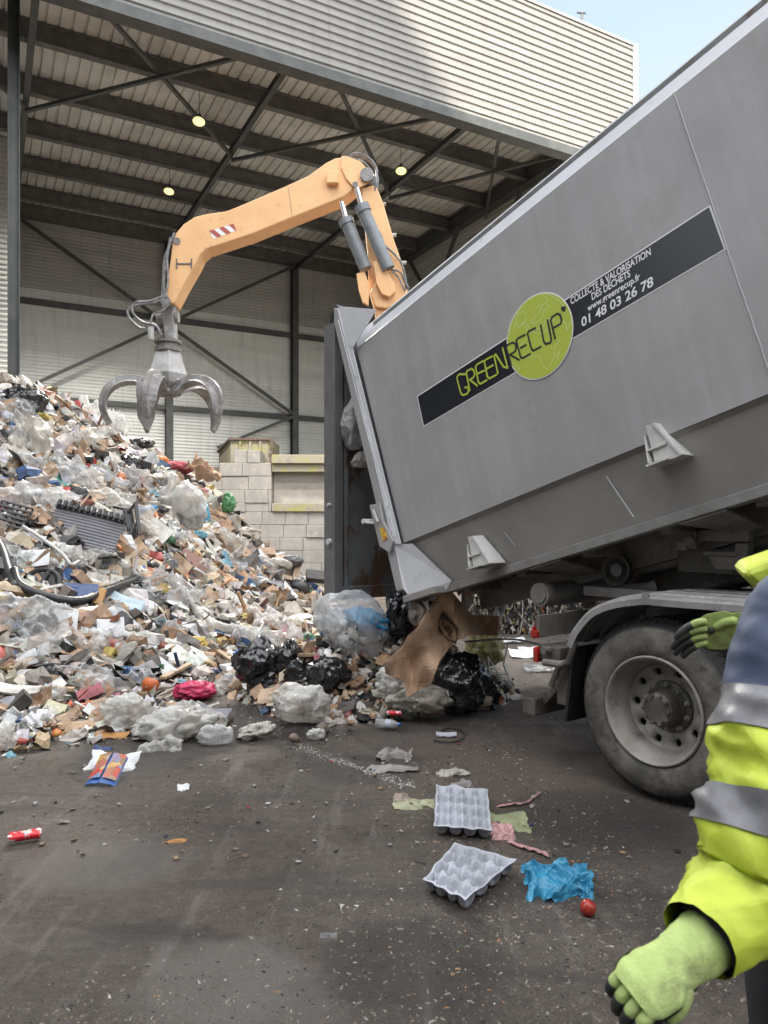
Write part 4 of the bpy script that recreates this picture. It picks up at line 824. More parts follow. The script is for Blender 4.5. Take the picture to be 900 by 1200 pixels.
hz = lambda x, y: H(x, y)-.05+.07*noise.noise(V((x*3, y*3, 0)))+.05*noise.noise(V((x*8, y*8, 3)))
for j in range(ny):
    for i in range(nx):
        x, y = -12+i*st, 4.2+j*st
        q = [(x,y),(x+st,y),(x+st,y+st),(x,y+st)]
        if max(H(*c_) for c_ in q) > .02: g.add([V((a, b_, hz(a, b_))) for a, b_ in q], [(0,1,2,3)])
# weld shared vertices
key = {}; nf = []; nv = []
for f in g.f:
    r = []
    for i in f:
        k = tuple(round(x, 4) for x in g.v[i])
        if k not in key: key[k] = len(nv); nv.append(g.v[i])
        r.append(key[k])
    nf.append(tuple(r))
g.v, g.f, g.c = nv, nf, [None]*len(nf)
tag(g.build('rubbish_heap', m, smooth=True), 'dark trodden core of the great mixed waste heap', 'rubbish heap', kind='stuff')
def infront(p):
    if p.y < 3: return False
    x, y = proj(p); return -60 < x < 700 and 420 < y < 1230
mb1, mb2 = MB(), MB(); n = 0
while n < 12500:
    y = 4.6+11.6*random.random()**.8; x = random.uniform(-.62*y-.3, 1.3)
    h = H(x, y)
    if h < -.012: continue
    p = V((x, y, h)); 
    if not infront(p): continue
    nn = hn(x, y)
    if nn.y > .25: continue
    hero = x > -1.35 and y < 7.7
    if hero and random.random() < .2: continue
    s = random.choice((.05,.07,.09,.12,.16,.2,.26,.34)) * (1.0 if y > 8 else .85)
    if h < .05: s *= .6
    if hero: s = min(s, .10)
    scrap(mb2 if random.random() < .35 else mb1, p+nn*random.uniform(-.02, .05 if h > .1 else .01)+V((0,0,s*.1)), nn, s*random.uniform(.8,1.4)); n += 1
tag(mb1.build('loose_waste', SCR), 'countless small scraps of paper card and wood covering the heap', 'rubbish', kind='stuff')
tag(mb2.build('loose_plastic_waste', SCRS), 'countless small scraps of shiny plastic mixed over the heap', 'rubbish', kind='stuff')
# grit and specks on the yard
mb = MB(); GP = [((.25,.225,.19),24),((.22,.18,.14),22),((.12,.11,.1),26),((.03,.03,.03),22),((.4,.38,.35),5),((.32,.19,.1),5)]
n = 0
while n < 20000:
    y = 2.0+9*random.random()**2.3; x = random.uniform(-.56, .56)*y
    if H(x, y) > 0: continue
    k = noise.noise(V((x*.8, y*.8, 5)))
    if random.random() > .34+k*1.7: continue
    s = random.choice((.002,.003,.003,.004,.006,.009))*random.uniform(.7,1.2)*(1 if y < 5 else 1.4); a = random.random()*6.28; c = pcol(GP, [q[1] for q in GP])
    M = Matrix.Translation((x, y, 0)) @ Matrix.Rotation(a, 4, 'Z'); e_ = random.uniform(1, 3)
    mb.add([(-s*e_/2,-s/2,.0),(s*e_/2,-s*.4,.0),(s*e_*.4,s/2,.0),(-s*e_*.3,s*.4,.0),(0,0,s*.5)], [(0,1,4),(1,2,4),(2,3,4),(3,0,4)], M, c); n += 1
tag(mb.build('yard_grit', SCR), 'pale and dark grit scattered over the dirty asphalt yard', 'grit', kind='stuff')
mb = MB(); n = 0; random.seed(5)
while n < 420:
    y = 3.4+5*random.random()**1.2; x = random.uniform(-.54, .5)*y
    e_ = H(x, y)
    if e_ > 0.01: continue
    near = e_ > -.12 or (x > -.6 and y > 4.6)
    if not near and random.random() > .22: continue
    scrap(mb, V((x, y, .008)), V((0,0,3)), random.uniform(.01,.036), None, tuple(x*.5 for x in pcol())); n += 1
tag(mb.build('stray_litter', SCR), 'tiny torn litter crumbs trodden into the yard around the heap', 'litter', kind='stuff')
mb = MB()
for i in range(420):
    u = random.random(); P = gnd(*[(1-u)*a+u*c for a, c in zip((350,874),(482,922))]); P += V((random.gauss(0,.025+.02*math.sin(u*9)), random.gauss(0,.03), .002)); s = random.uniform(.002,.007)
    mb.add([P+V((-s,0,0)), P+V((0,-s,0)), P+V((s,0,0)), P+V((0,s,0)), P+V((0,0,s*.5))], [(0,1,4),(1,2,4),(2,3,4),(3,0,4)], None, (.55,.54,.5))
tag(mb.build('spilled_powder', SCR), 'thin pale trail of spilled powder running across the yard from the fresh load', 'powder', kind='stuff')

# ---------------------------------------------------------------- single things: builders
LM = []                    # landmark name, px, py
def lm(name, px, py): LM.append((name, px, py))
class Fr:                  # placement frame
    def __init__(s, px, py, w, h, ang=0, lift=.04, face=.55, on=None, Y=None):
        p = at(px, py, Y) if Y else hit(px, py)
        s.d = p.y; n = (hn(p.x, p.y)*(1-face)+V((0,-1,.25)).normalized()*face).normalized() if on is None else V(on)
        a = R(ang); x = V((math.cos(a), 0, math.sin(a)))
        s.M = fr(n, x, p+n*lift); s.w = w*p.y/F; s.h = h*p.y/F; s.p = p
def obj1(mb, name, mat, label, ctg, group=None, **k):
    return tag(mb.build(name, mat, **k), label, ctg, group)
def film(px, py, w, h, ang, mat, label, name='plastic_film', ctg='plastic film', amp=.22, seed=None, res=22, lift=.06, face=.5, group=None, curl=.5, **k):
    f = Fr(px, py, w, h, ang, lift, face, **k); off = V(((seed if seed is not None else random.random()*100), 3, 7)); A = amp*min(f.w, f.h)
    mb = MB()
    def fn(u, v):
        e = 1+.22*noise.noise(V((math.cos(math.atan2(v-.5,u-.5))*1.7, math.sin(math.atan2(v-.5,u-.5))*1.7, off.x)))+.1*noise.noise(V((u*6, v*6, off.x)))
        x, y = (u-.5)*f.w*e*1.1, (v-.5)*f.h*e*1.1
        q = V((x, y, 0))/(max(f.w, f.h)**.6*.62)*1.5+off; q += .35*noise.noise_vector(q*1.1); r_ = abs(noise.noise(q*1.1)); r2 = abs(noise.noise(q*2.3)); r3 = abs(noise.noise(q*4.6))
        rim = max(abs(u-.5), abs(v-.5))*2
        return V((x, y, A*(1.2-2.4*r_-1.3*r2-.6*r3)-curl*A*rim**3))
    res = int(res*1.7); mb.grid(fn, res, res, f.M); return obj1(mb, name, mat, label, ctg, group, smooth=True)
def bag(px, py, w, h, mat, label, name='bin_bag', ctg='bin bag', depth=.7, seed=0, ang=0, crease=.3, group=None, knot=0, sink=.25, Y=None, sub=4, fine=.18):
    p = at(px, py, Y) if Y else hit(px, py+h*.35); Yd = p.y; c = at(px, py, Yd); sx, sz = w*Yd/F/2, h*Yd/F/2; sy = depth*max(sx, sz)
    if c.z-sz < 0 and not Y: c.z = sz*.9
    import bmesh
    bm = bmesh.new(); bmesh.ops.create_icosphere(bm, subdivisions=sub, radius=1); off = V((seed*7.3+1, seed*3.1, 2))
    mb = MB(); Rm = Matrix.Rotation(R(-ang), 3, 'Y')
    vs = []
    for v in bm.verts:
        q = v.co; qq = q+.3*noise.noise_vector(q*1.3+off); f = 1+.22*noise.noise(q*1.0+off)-crease*abs(noise.noise(qq*1.6+off))-crease*.6*abs(noise.noise(qq*3.4+off))-crease*fine*abs(noise.noise(qq*7+off))+crease*.42
        an = math.atan2(q.y, q.x); rr_ = math.hypot(q.x, q.y); f -= crease*.35*rr_*abs(noise.noise(V((math.cos(an)*3.2, math.sin(an)*3.2, q.z*.7))+off))*1.6
        P = V((q.x*sx*f, q.y*sy*f, q.z*sz*f)); 
        if P.z < -sz*.75: P.z = -sz*.75+(P.z+sz*.75)*.25
        if knot and q.z > .9: P.z += knot*sz*(q.z-.9)*8
        vs.append(c+Rm @ P)
    mb.add(vs, [tuple(v.index for v in f.verts) for f in bm.faces]); bm.free()
    return obj1(mb, name, mat, label, ctg, group, smooth=True)
def sheet(px, py, w, h, ang, mat, label, name, ctg, bend=.05, thick=.008, face=.5, lift=.06, group=None, shape=None, res=8, noise_=.02, **k):
    f = Fr(px, py, w, h, ang, lift, face, **k); sd = random.random()*50; mb = MB()
    def fn(u, v):
        x, y = (u-.5)*f.w, (v-.5)*f.h
        if shape: x, y = x*shape(v), y
        return V((x, y, bend*f.w*(2*(u-.5))**2+noise_*f.w*2*noise.noise(V((u*3, v*3, sd)))))
    mb.grid(fn, res, res, f.M); return obj1(mb, name, mat, label, ctg, group, thick=thick)
def carton(px, py, w, h, ang, mat, label, depth=.6, group=None, face=.6, name='cardboard_carton', ctg='cardboard', open_=True):
    f = Fr(px, py, w, h, ang, .08, face); r = empty(name, f.p, label, ctg, group, M=f.M)
    d = depth*min(f.w, f.h); M = f.M; mb = MB(); k = random.uniform(-.12,.12)
    a, b_ = f.w/2, f.h/2
    fr_ = [(-a,-b_),(a*(1+k),-b_*(1-k)),(a,b_),(-a*(1-k),b_*(1+k))]
    lo = [V((x*.95, y*.95, -d)) for x, y in fr_]; hi = [V((x, y, 0)) for x, y in fr_]
    mb.add(lo+hi, [(0,3,2,1)]+[(i,(i+1)%4,4+(i+1)%4,4+i) for i in range(4)]+([] if open_ else [(4,5,6,7)]), M); mb.build('box_body', mat, r, thick=.008)
    for i in range(4 if open_ else 2):
        p, q = hi[i], hi[(i+1)%4]; o_ = (p+q)/2; o_ = V((o_.x, o_.y, 0)).normalized()
        e_ = min(f.w, f.h)*.42; up = random.uniform(-.5,.6); mb = MB(); mb.add([p, q, q+o_*e_*.9+V((0,0,up*e_)), p+o_*e_+V((0,0,up*e_*.8))], [(0,1,2,3)], M); mb.build('flap', mat, r, thick=.006)
    return r
def rod(pts, r, mat, label, name, ctg, group=None, lift=.06, n=8, depth=None, sm=6):
    P = []
    for q in pts: p = hit(*q[:2]) if depth is None else at(q[0], q[1], depth); P.append(p+V((0, -lift*.6, lift))+V((0,0,q[2] if len(q) > 2 else 0)))
    mb = MB(); mb.tube(cat(P, sm) if len(P) > 2 else P, r, n); return obj1(mb, name, mat, label, ctg, group, smooth=True)
def plank(p0, p1, w, t_, mat, label, name='wood_plank', ctg='wood', group=None, lift=.07):
    a, b_ = hit(*p0), hit(*p1); mb = MB(); a = a+V((0,-.05,lift)); b_ = b_+V((0,-.05,lift)); mb.beam(a, b_, w, t_); return obj1(mb, name, mat, label, ctg, group, bevel=.004)
K = {}
def cm(name, c, rough=.6, **k):
    key = (name, c)
    if key not in K:
        K[key] = mat(name, c, rough, c2=tuple(x*.72 for x in c), sc=7, c3=tuple(x*.55+.03 for x in c), sc3=13, lo3=.6, hi3=.78, bs=.25, bsc=22, **k)
        if 'film' in name or 'ribbon' in name or 'wrapper' in name:
            t_ = K[key].node_tree; crumple(t_, t_.nodes['Principled BSDF'], 10, .6, .03)
    return K[key]
card = cm('brown cardboard', (.44,.29,.19), .75); card2 = cm('pale cardboard', (.52,.38,.27), .75); paper = cm('white paper', (.68,.69,.70), .7); wood = cm('raw wood', (.42,.30,.19), .7)
greyb = cm('grey board', (.27,.27,.29), .5); dkgrey = cm('dark grey plastic', (.09,.09,.10), .45); offw = cm('off white board', (.6,.58,.53), .6); cloth = cm('maroon cloth', (.16,.025,.03), .9)
BINS = 'black bin bags in the waste'
# --- landmarks of the great heap
bag(28,470,52,34, M_['bin'], 'shiny black bin bag on the top left crest of the heap', seed=1); lm('black crest bag', 28, 470)
carton(78,478,46,17,-10, card, 'flat brown carton on the crest of the heap below the bracing', face=.3, depth=.5, open_=False); lm('crest carton', 78, 478)
film(22,480,18,30,80, cm('blue white tissue',(.55,.6,.72)), 'pointed bluish white tissue on the left crest of the heap', 'tissue','tissue', amp=.4, res=8)
film(33,535,44,105,8, M_['grime'], 'long dirty white plastic sheet draped down the upper left of the heap', amp=.35, lift=.14); lm('long dirty white sheet', 33, 535)
film(112,500,62,46,-30, M_['clear'], 'thin clear plastic sheet bulging on the crest of the heap', amp=.4, lift=.14); lm('clear crest sheet', 112, 500)
film(85,525,28,80,-40, M_['milky'], 'white crinkled foil sheet with blue print running down the upper heap', amp=.3, lift=.1)
sheet(55,535,26,44,-35, cm('mauve board',(.3,.26,.28)), 'mauve grey board leaning on the upper heap beside the dirty white sheet', 'board','board', face=.7); lm('mauve board', 55, 535)
carton(97,522,34,24,-40, card, 'torn brown carton with open flaps on the upper slope of the heap'); lm('open upper carton', 97, 522)
sheet(118,563,58,26,-30, greyb, 'grey flat panel lying on the upper heap above the big toothed panel', 'flat_panel','panel', face=.5, bend=.01); lm('grey flat panel', 118, 563)
bag(150,546,32,26, M_['bin'], 'small crumpled black bag below the left claws of the grapple', seed=3, crease=.5); lm('small black bag', 150, 546)
bag(165,520,30,14, M_['bin'], 'black plastic lump on the crest of the heap under the grapple', seed=4, crease=.5, name='plastic_lump', ctg='plastic')
bag(203,549,42,17, cm('dusty red cloth',(.35,.07,.09),.9), 'dusty red cloth on the crest of the heap left of the skip', 'cloth','cloth', seed=5); lm('dusty red cloth', 203, 549)
film(240,552,34,20,-30, card, 'crumpled brown paper on the right crest of the heap','wrapping_paper','paper', amp=.5, res=9)
film(125,597,110,36,-12, M_['milky'], 'wide white plastic sheet spread behind the big grey toothed panel', amp=.35, lift=.12); lm('wide white sheet', 125, 597)
film(28,590,100,42,-12, M_['clear'], 'wide clear plastic sheet left of the big grey toothed panel', amp=.35, lift=.12); lm('wide clear sheet', 28, 590)
film(78,560,70,50,-30, M_['clear'], 'crumpled clear sheet hanging below the long dirty white sheet', amp=.35, lift=.1)
# toothed ribbed panel
f = Fr(100,637,80,56,-12,.22,.75); r = empty('slatted_panel', f.p, 'big grey ribbed plastic panel with black toothed edges in the middle of the heap', 'panel', M=f.M); lm('big toothed panel', 100, 637)
mb = MB(); mb.grid(lambda u, v: V(((u-.5)*f.w, (v-.5)*f.h, .02*math.sin(u*3.1)+.006*math.sin(v*95))), 6, 100, f.M); mb.build('panel_face', mat('dusty grey slats', (.17,.17,.185), .45, c2=(.21,.21,.23), sc=4, c3=(.3,.3,.3), sc3=14, lo3=.66, hi3=.74), r, thick=.02)
for sgn in (-1, 1):
    mb = MB(); y = sgn*(f.h/2+.02); mb.bx((-f.w/2,y-.025,-.02),(f.w/2,y+.025,.05), f.M)
    for k in range(12): x = -f.w/2+f.w*(k+.5)/12; mb.bx((x-.02,y-.03+sgn*.02,.045),(x+.02,y+.03+sgn*.04,.10), f.M)
    mb.build('toothed_edge', M_['black'], r)
# black chair frame
f = Fr(152,632,26,70,12,.25,.8); r = empty('plastic_chair', f.p, 'broken black plastic chair frame standing right of the big toothed panel', 'chair', M=f.M); lm('broken black frame', 152, 632)
for i, (a, c, w_) in enumerate((((-.5,.5),(.1,.42),.05),((.1,.42),(.35,-.45),.13),((.15,.35),(.5,.5),.05),((.5,.5),(.55,-.1),.05),((-.5,-.15),(.3,-.45),.06),((-.2,.2),(.0,-.4),.06),((.4,.1),(.1,-.2),.05))):
    mb = MB(); mb.beam(f.M @ V((a[0]*f.w, a[1]*f.h, .02*i)), f.M @ V((c[0]*f.w, c[1]*f.h, .03*i)), w_, .04); mb.build('frame_bar', M_['black'], r, bevel=.005)
rod([(160,612),(184,606)], .045, cm('blue pipe',(.07,.24,.5),.35), 'short bright blue tube above the white board', 'tube','tube', lift=.16); lm('blue tube', 172, 608)
sheet(178,634,30,44,-35, offw, 'scuffed white board leaning right of the broken black frame','board','board', face=.6, lift=.12); lm('scuffed white board', 178, 634)
sheet(170,660,52,10,8, card2, 'thin pale board edge jutting out under the scuffed white board','board','board', face=.2, lift=.1)
sheet(168,671,30,12,10, cm('rusty red board',(.35,.1,.04)), 'rust coloured sheet tucked beneath the scuffed white board','sheet','sheet', face=.4)
bag(216,597,50,58, M_['clear'], 'big knotted clear bag filled with brown waste on the right slope', 'waste_bag','waste bag', seed=7, crease=.45); lm('big clear bag', 216, 597)
bag(217,600,40,46, cm('brown bag filling',(.3,.24,.18)), 'brown paper waste packed inside the big knotted clear bag', 'waste_paper','waste paper', seed=8, crease=.4)
bag(236,603,18,34, cm('light blue film',(.12,.38,.55),.3), 'light blue plastic bag tucked against the big clear bag', 'plastic_bag','plastic bag', seed=9, crease=.5); lm('light blue bag', 236, 603)
bag(228,627,30,12, cm('light blue film',(.1,.3,.38),.3), 'teal blue crumpled bag below the big clear bag', 'plastic_bag','plastic bag', seed=10, crease=.5)
bag(268,590,16,26, cm('green print film',(.1,.28,.12),.3), 'green edged grey bag on the right ridge of the heap', 'plastic_bag','plastic bag', seed=12, crease=.5)
film(272,610,60,14,-28, cm('beige tarp',(.42,.38,.33)), 'long beige plastic strip running down from the light blue bag','plastic_strip','plastic strip', amp=.6)
carton(248,612,30,18,-10, card, 'brown open carton right of the light blue bag'); carton(218,662,26,30,-35, cm('reddish card',(.3,.17,.14)), 'reddish brown flat carton in the middle of the right slope', open_=False); lm('reddish carton', 218, 662)
film(190,660,30,28,0, cm('grey film',(.2,.21,.22),.3), 'dark translucent cone shaped bag left of the reddish carton','plastic_bag','plastic bag', amp=.35, res=10); lm('dark cone bag', 190, 660)
bag(140,667,22,26, M_['milky'], 'small white sack at the lower right corner of the big toothed panel','plastic_bag','plastic bag', seed=13, crease=.3); lm('small white sack', 140, 667)
sheet(153,670,30,10,12, cm('royal blue plastic',(.02,.12,.5),.3), 'royal blue plastic strip beside the small white sack','plastic_strip','plastic strip', bend=.1)
bag(122,682,14,14, cm('terracotta',(.5,.13,.04)), 'terracotta plastic pot lump under the big toothed panel','plastic_lump','plastic', seed=14)
bag(150,685,40,18, M_['bin'], 'dark grey crumpled bag under the royal blue strip', seed=15, crease=.5)
rod([(32,635),(55,650),(78,668),(88,680),(97,676)], .022, M_['clawl'], 'bent pale metal rod lying across the papers left of the toothed panel','metal_rod','rod', lift=.2); lm('bent metal rod', 65, 660)
for k, (x, y, w_, h_, a, lb) in enumerate(((40,642,26,18,-10,'white paper sheet just left of the toothed panel'),(42,663,34,24,15,'large white paper sheet under the bent metal rod'),(75,650,36,10,-5,'white foam strip crossing the lower left corner of the toothed panel'),(78,740,28,38,12,'white printed page below the long black hose'),(140,714,52,20,-15,'pale blue cap shaped paper left of the twisted film'),(130,745,30,26,20,'clear tray of torn sheets below the pale blue paper'))):
    sheet(x,y,w_,h_,a, paper if k != 4 else cm('pale blue paper',(.5,.62,.7)), lb, 'paper_sheet','paper', bend=.08, lift=.15, thick=.003)
bag(60,665,20,24, M_['clear'], 'clear dome cover under the bent metal rod','plastic_cover','plastic cover', seed=16, crease=.1)
rod([(-6,640),(6,660),(14,685),(22,705)], .07, M_['black'], 'thick black hose bending at the left edge of the heap','rubber_hose','hose', lift=.15)
rod([(22,686),(30,704),(60,717),(98,722),(125,710),(165,694)], .055, M_['black'], 'long thick black hose curving across the middle of the heap','rubber_hose','hose', lift=.18); lm('long black hose', 90, 718)
f = Fr(52,690,40,38,0,.12,.7); r = empty('fan_cover', f.p, 'round black spoked plastic cover inside the curve of the long hose','cover', M=f.M); lm('round black cover', 52, 690)
mb = MB(); n_ = 40; mb.tube([f.M @ V((math.cos(2*math.pi*k/n_)*f.w/2, math.sin(2*math.pi*k/n_)*f.h/2, 0)) for k in range(n_+1)], .03, 8); mb.build('outer_ring', M_['black'], r)
mb = MB(); mb.lathe([(.0,.0),(f.w*.38,.0),(f.w*.38,-.03)], 32, f.M); mb.build('disc', M_['black'], r)
for k in range(5): a = k*2*math.pi/5; mb = MB(); mb.beam(f.M @ V((0,0,.02)), f.M @ V((math.cos(a)*f.w*.47, math.sin(a)*f.w*.47, .02)), .05, .02); mb.build('spoke', dkgrey, r)
film(14,690,44,44,-10, M_['blueclear'], 'pale blue translucent sheet at the left edge of the heap', amp=.3); lm('pale blue sheet', 14, 690)
film(30,735,110,52,-12, M_['clear'], 'big clear plastic sheet over the lower left of the heap', amp=.3, lift=.2); lm('big lower clear sheet', 30, 735)
sheet(95,704,38,20,10, cm('dark blue glass',(.04,.08,.2),.15), 'dark blue glossy panel resting on the long black hose','panel','panel', bend=.02, lift=.2)
sheet(115,712,12,22,0, cm('orange wood',(.5,.27,.09)), 'small orange wooden block standing on the long black hose','wood_block','wood', thick=.04, lift=.22)
sheet(118,736,42,8,12, cm('brown leather',(.2,.07,.035)), 'curved reddish brown strip below the orange wooden block','strip','strip', bend=.2, lift=.15)
film(122,769,58,18,-4, cloth, 'maroon red cloth lying at the foot of the heap','cloth','cloth', amp=.3, lift=.1, res=12); lm('maroon cloth', 122, 769)
plank((148,775),(182,777), .06, .03, wood, 'pale wooden lath right of the maroon cloth'); plank((55,762),(98,773), .05, .03, offw, 'whitish wooden stick left of the maroon cloth')
rod([(20,738),(40,762),(60,792)], .035, cm('grey pipe',(.25,.26,.28),.4), 'grey plastic pipe leaning at the lower left of the heap','pipe','pipe'); lm('grey pipe', 40, 765)
sheet(48,775,22,34,20, M_['clear'], 'clear square plastic box left of the maroon cloth','plastic_box','plastic box', bend=.1, lift=.1)
film(100,737,44,22,-30, cm('blue grey film',(.25,.38,.5),.3), 'blue grey plastic strip below the long black hose','plastic_strip','plastic strip', amp=.4)
film(98,800,60,34,8, M_['clear'], 'flattened clear film below the maroon cloth at the heap foot', amp=.3)
sheet(20,822,58,16,-6, offw, 'white flat board at the left foot of the heap','board','board', face=.25, lift=.12, thick=.02); lm('white foot board', 20, 822)
film(35,845,60,26,8, M_['clear'], 'grey clear film on the asphalt at the left foot of the heap', amp=.5, lift=.03, face=.3)
carton(62,838,20,22,-20, cm('white yellow card',(.6,.58,.4)), 'small white and yellow carton on the ground at the left foot', name='drink_carton', ctg='carton', open_=False); lm('white yellow carton', 62, 838)
film(100,828,36,14,6, cm('orange plastic',(.68,.12,.03),.35), 'bright orange plastic strip at the foot of the heap','plastic_strip','plastic strip', amp=.35, res=8, lift=.04, face=.3); lm('orange strip', 100, 828)
bag(176,806,20,20, cm('orange pumpkin',(.6,.15,.04),.5), 'round orange gourd at the foot of the heap','gourd','gourd', seed=20, crease=.05); lm('orange gourd', 176, 806)
bag(228,812,50,22, cm('pink film',(.62,.04,.13),.3), 'bright pink plastic bag at the foot of the heap','plastic_bag','plastic bag', seed=21, crease=.6); lm('bright pink bag', 228, 812)
bag(150,836,60,44, M_['milky'], 'crumpled white plastic bag left of the largest white bag on the asphalt','plastic_bag','plastic bag', seed=22, crease=.7); lm('crumpled white bag', 150, 836)
bag(200,855,92,36, M_['milky'], 'largest crumpled white bag at the front foot of the heap','plastic_bag','plastic bag', seed=23, crease=.75, ang=6, depth=.45); lm('largest white bag', 200, 855)
film(188,878,46,24,15, M_['milky'], 'torn white film lying in front of the largest white bag', amp=.5, lift=.03, face=.3)
film(252,812,44,30,10, M_['milky'], 'white film sheet right of the bright pink bag', amp=.4, lift=.05)
film(110,870,0.1+40,8,5, M_['grime'], 'thin dirty film strip on the asphalt left of the largest white bag', amp=.3, lift=.02, on=(0,-.2,1)) if 0 else None
carton(207,864,24,16,-5, cm('brown tray',(.15,.085,.05)), 'torn dark brown carton piece caught in the largest white bag'); lm('torn dark carton', 207, 864)
bag(252,864,42,26, M_['clear'], 'clear blister tray right of the largest white bag','plastic_tray','plastic tray', seed=24, crease=.45, depth=.5); lm('clear blister tray', 252, 864)
bag(298,860,44,18, cm('dirty wrapper',(.45,.42,.37)), 'dirty crumpled paper wrapper lying alone right of the clear tray','wrapper','wrapper', seed=25, crease=.7, ang=15, depth=.5); lm('lone dirty wrapper', 298, 860)
film(132,864,32,12,12, cm('orange peel',(.45,.22,.07)), 'orange brown flat peel left of the largest white bag','peel','peel', amp=.25, res=8, lift=.02, face=.2)
bag(228,757,36,20, cm('yellow pulp',(.55,.38,.08)), 'heap of yellow food pulp on the lower slope','food_waste','food waste', seed=26, crease=.6); lm('yellow food pulp', 228, 757)
rod([(205,692),(222,712),(240,735),(262,747),(290,750)], [.05]*3+[.09]*22 if 0 else .06, M_['milky'], 'twisted rope of white film running down to the lower slope','twisted_film','plastic film', lift=.15); lm('twisted white film', 240, 733)
film(195,705,60,60,-35, M_['clear'], 'large clear film spread left of the twisted white film', amp=.4, lift=.15); film(262,748,60,26,-10, M_['clear'], 'crumpled clear film at the lower end of the twisted white film', amp=.45, lift=.12)
plank((276,737),(311,708), .12, .07, cm('weathered wood',(.22,.165,.12)), 'thick brown weathered wooden beam on the right slope'); lm('thick wooden beam', 293, 722)
plank((233,708),(275,679), .09, .03, cm('orange lath',(.5,.26,.12)), 'orange brown perforated lath on the right slope'); lm('orange brown lath', 254, 693)
sheet(269,712,30,34,-30, offw, 'broken white panel left of the thick wooden beam','wall_board','board', face=.6, noise_=.05); lm('broken white panel', 269, 712)
bag(353,716,28,12, cm('bright blue film',(.02,.22,.55),.3), 'bright blue bag at the right foot of the heap','plastic_bag','plastic bag', seed=30, crease=.6); lm('bright blue bag', 353, 716)
bag(327,747,30,16, cm('crimson film',(.5,.03,.1),.35), 'crimson bag behind the black bin bags','plastic_bag','plastic bag', seed=31, crease=.6); lm('crimson bag', 327, 747)
sheet(369,678,22,14,8, M_['black'], 'flat black box at the right end of the heap near the tailgate','box','box', thick=.12, bend=0, noise_=0); lm('flat black box', 369, 678)
rod([(325,664),(340,670),(352,684),(376,697)], .07, M_['milky'], 'white tarpaulin roll near the tailgate','tarpaulin_roll','tarpaulin', lift=.12); lm('white tarpaulin roll', 350, 682)
bag(343,658,26,16, cm('grey sack',(.1,.1,.11),.4), 'dark grey sack on the ridge against the block wall','sack','sack', seed=32, crease=.2); bag(350,690,28,22, dkgrey, 'dark grey ribbed drum beside the white tarpaulin roll','drum','drum', seed=33, crease=.15)
sheet(285,631,26,26,-20, cm('blue grey board',(.25,.27,.29)), 'blue grey wedge shaped board on the right slope','board','board', face=.7, lift=.14, shape=lambda v: 1.1-v); lm('blue grey wedge', 285, 631)
sheet(297,652,12,34,25, M_['black'], 'narrow black flat screen leaning below the blue grey wedge','screen','screen', face=.7, lift=.14)
sheet(313,691,34,16,3, greyb, 'light grey tray above the thick wooden beam','tray','tray', face=.6, lift=.12); carton(312,662,22,24,10, card2, 'brown carton below the blue grey wedge'); carton(335,668,18,20,-10, card2, 'pale carton left of the white tarpaulin roll')
sheet(8,495,26,60,20, card, 'long brown cardboard sheet at the upper left edge of the heap','cardboard_sheet','cardboard', face=.6); sheet(8,525,34,12,18, cm('cream foam',(.6,.52,.36)), 'cream foam boards stacked at the left edge of the heap','foam_board','foam board', thick=.08, bend=0)
f = Fr(16,612,38,30,-15,.15,.5); r = empty('plastic_crate', f.p, 'black slatted plastic crate at the left edge of the heap','crate', M=f.M); lm('black slatted crate', 16, 612)
for k in range(6):
    mb = MB(); x = (k/5-.5)*f.w; mb.bx((x-.012,-f.h/2,-.01),(x+.012,f.h/2,.01), f.M); mb.build('slat', M_['black'], r)
    mb = MB(); x = (k/5-.5)*f.h; mb.bx((-f.w/2,x-.012,.011),(f.w/2,x+.012,.03), f.M); mb.build('slat', M_['black'], r)
rod([(62,552),(70,570),(85,578)], .05, cm('teal plastic',(.03,.25,.2),.35), 'teal green curved plastic edge left of the grey flat panel','plastic_edge','plastic'); sheet(82,571,10,14,-20, cm('red white card',(.6,.04,.04)), 'small red and white card left of the grey flat panel','card','card', bend=.02)
bag(88,582,36,20, M_['black'], 'torn black plastic piece left of the grey flat panel', 'plastic_piece','plastic', seed=34, crease=.6)
bag(162,565,16,18, cm('red apple colour',(.5,.06,.04),.4), 'small red plastic bag under the grapple','plastic_bag','plastic bag', seed=36); bag(141,563,12,20, cm('orange film',(.6,.2,.08),.4), 'small orange bag left of the small red bag','plastic_bag','plastic bag', seed=37)
film(160,572,70,40,-20, M_['clear'], 'clear film sheet below the small black bag', amp=.4, lift=.12); film(180,560,50,24,-20, M_['milky'], 'white film scrap right of the small black bag', amp=.4)
random.seed(33); mbx = MB(); n = 0
while n < 1000:
    x, y = random.uniform(-1.2, 1.25), random.uniform(5.9, 8.2); bh = -.06+sum(h*math.exp(-((x-cx)/rx)**2-((y-cy)/ry)**2) for cx, cy, h, rx, ry in BL)
    if bh < 0: continue
    scrap(mbx, V((x, y, bh+random.uniform(-.02,.04))), V((0,-.5,1)), random.uniform(.05,.16)); n += 1
tag(mbx.build('fresh_loose_waste', SCR), 'loose small waste just tipped in a low mound below the container mouth', 'rubbish', kind='stuff')
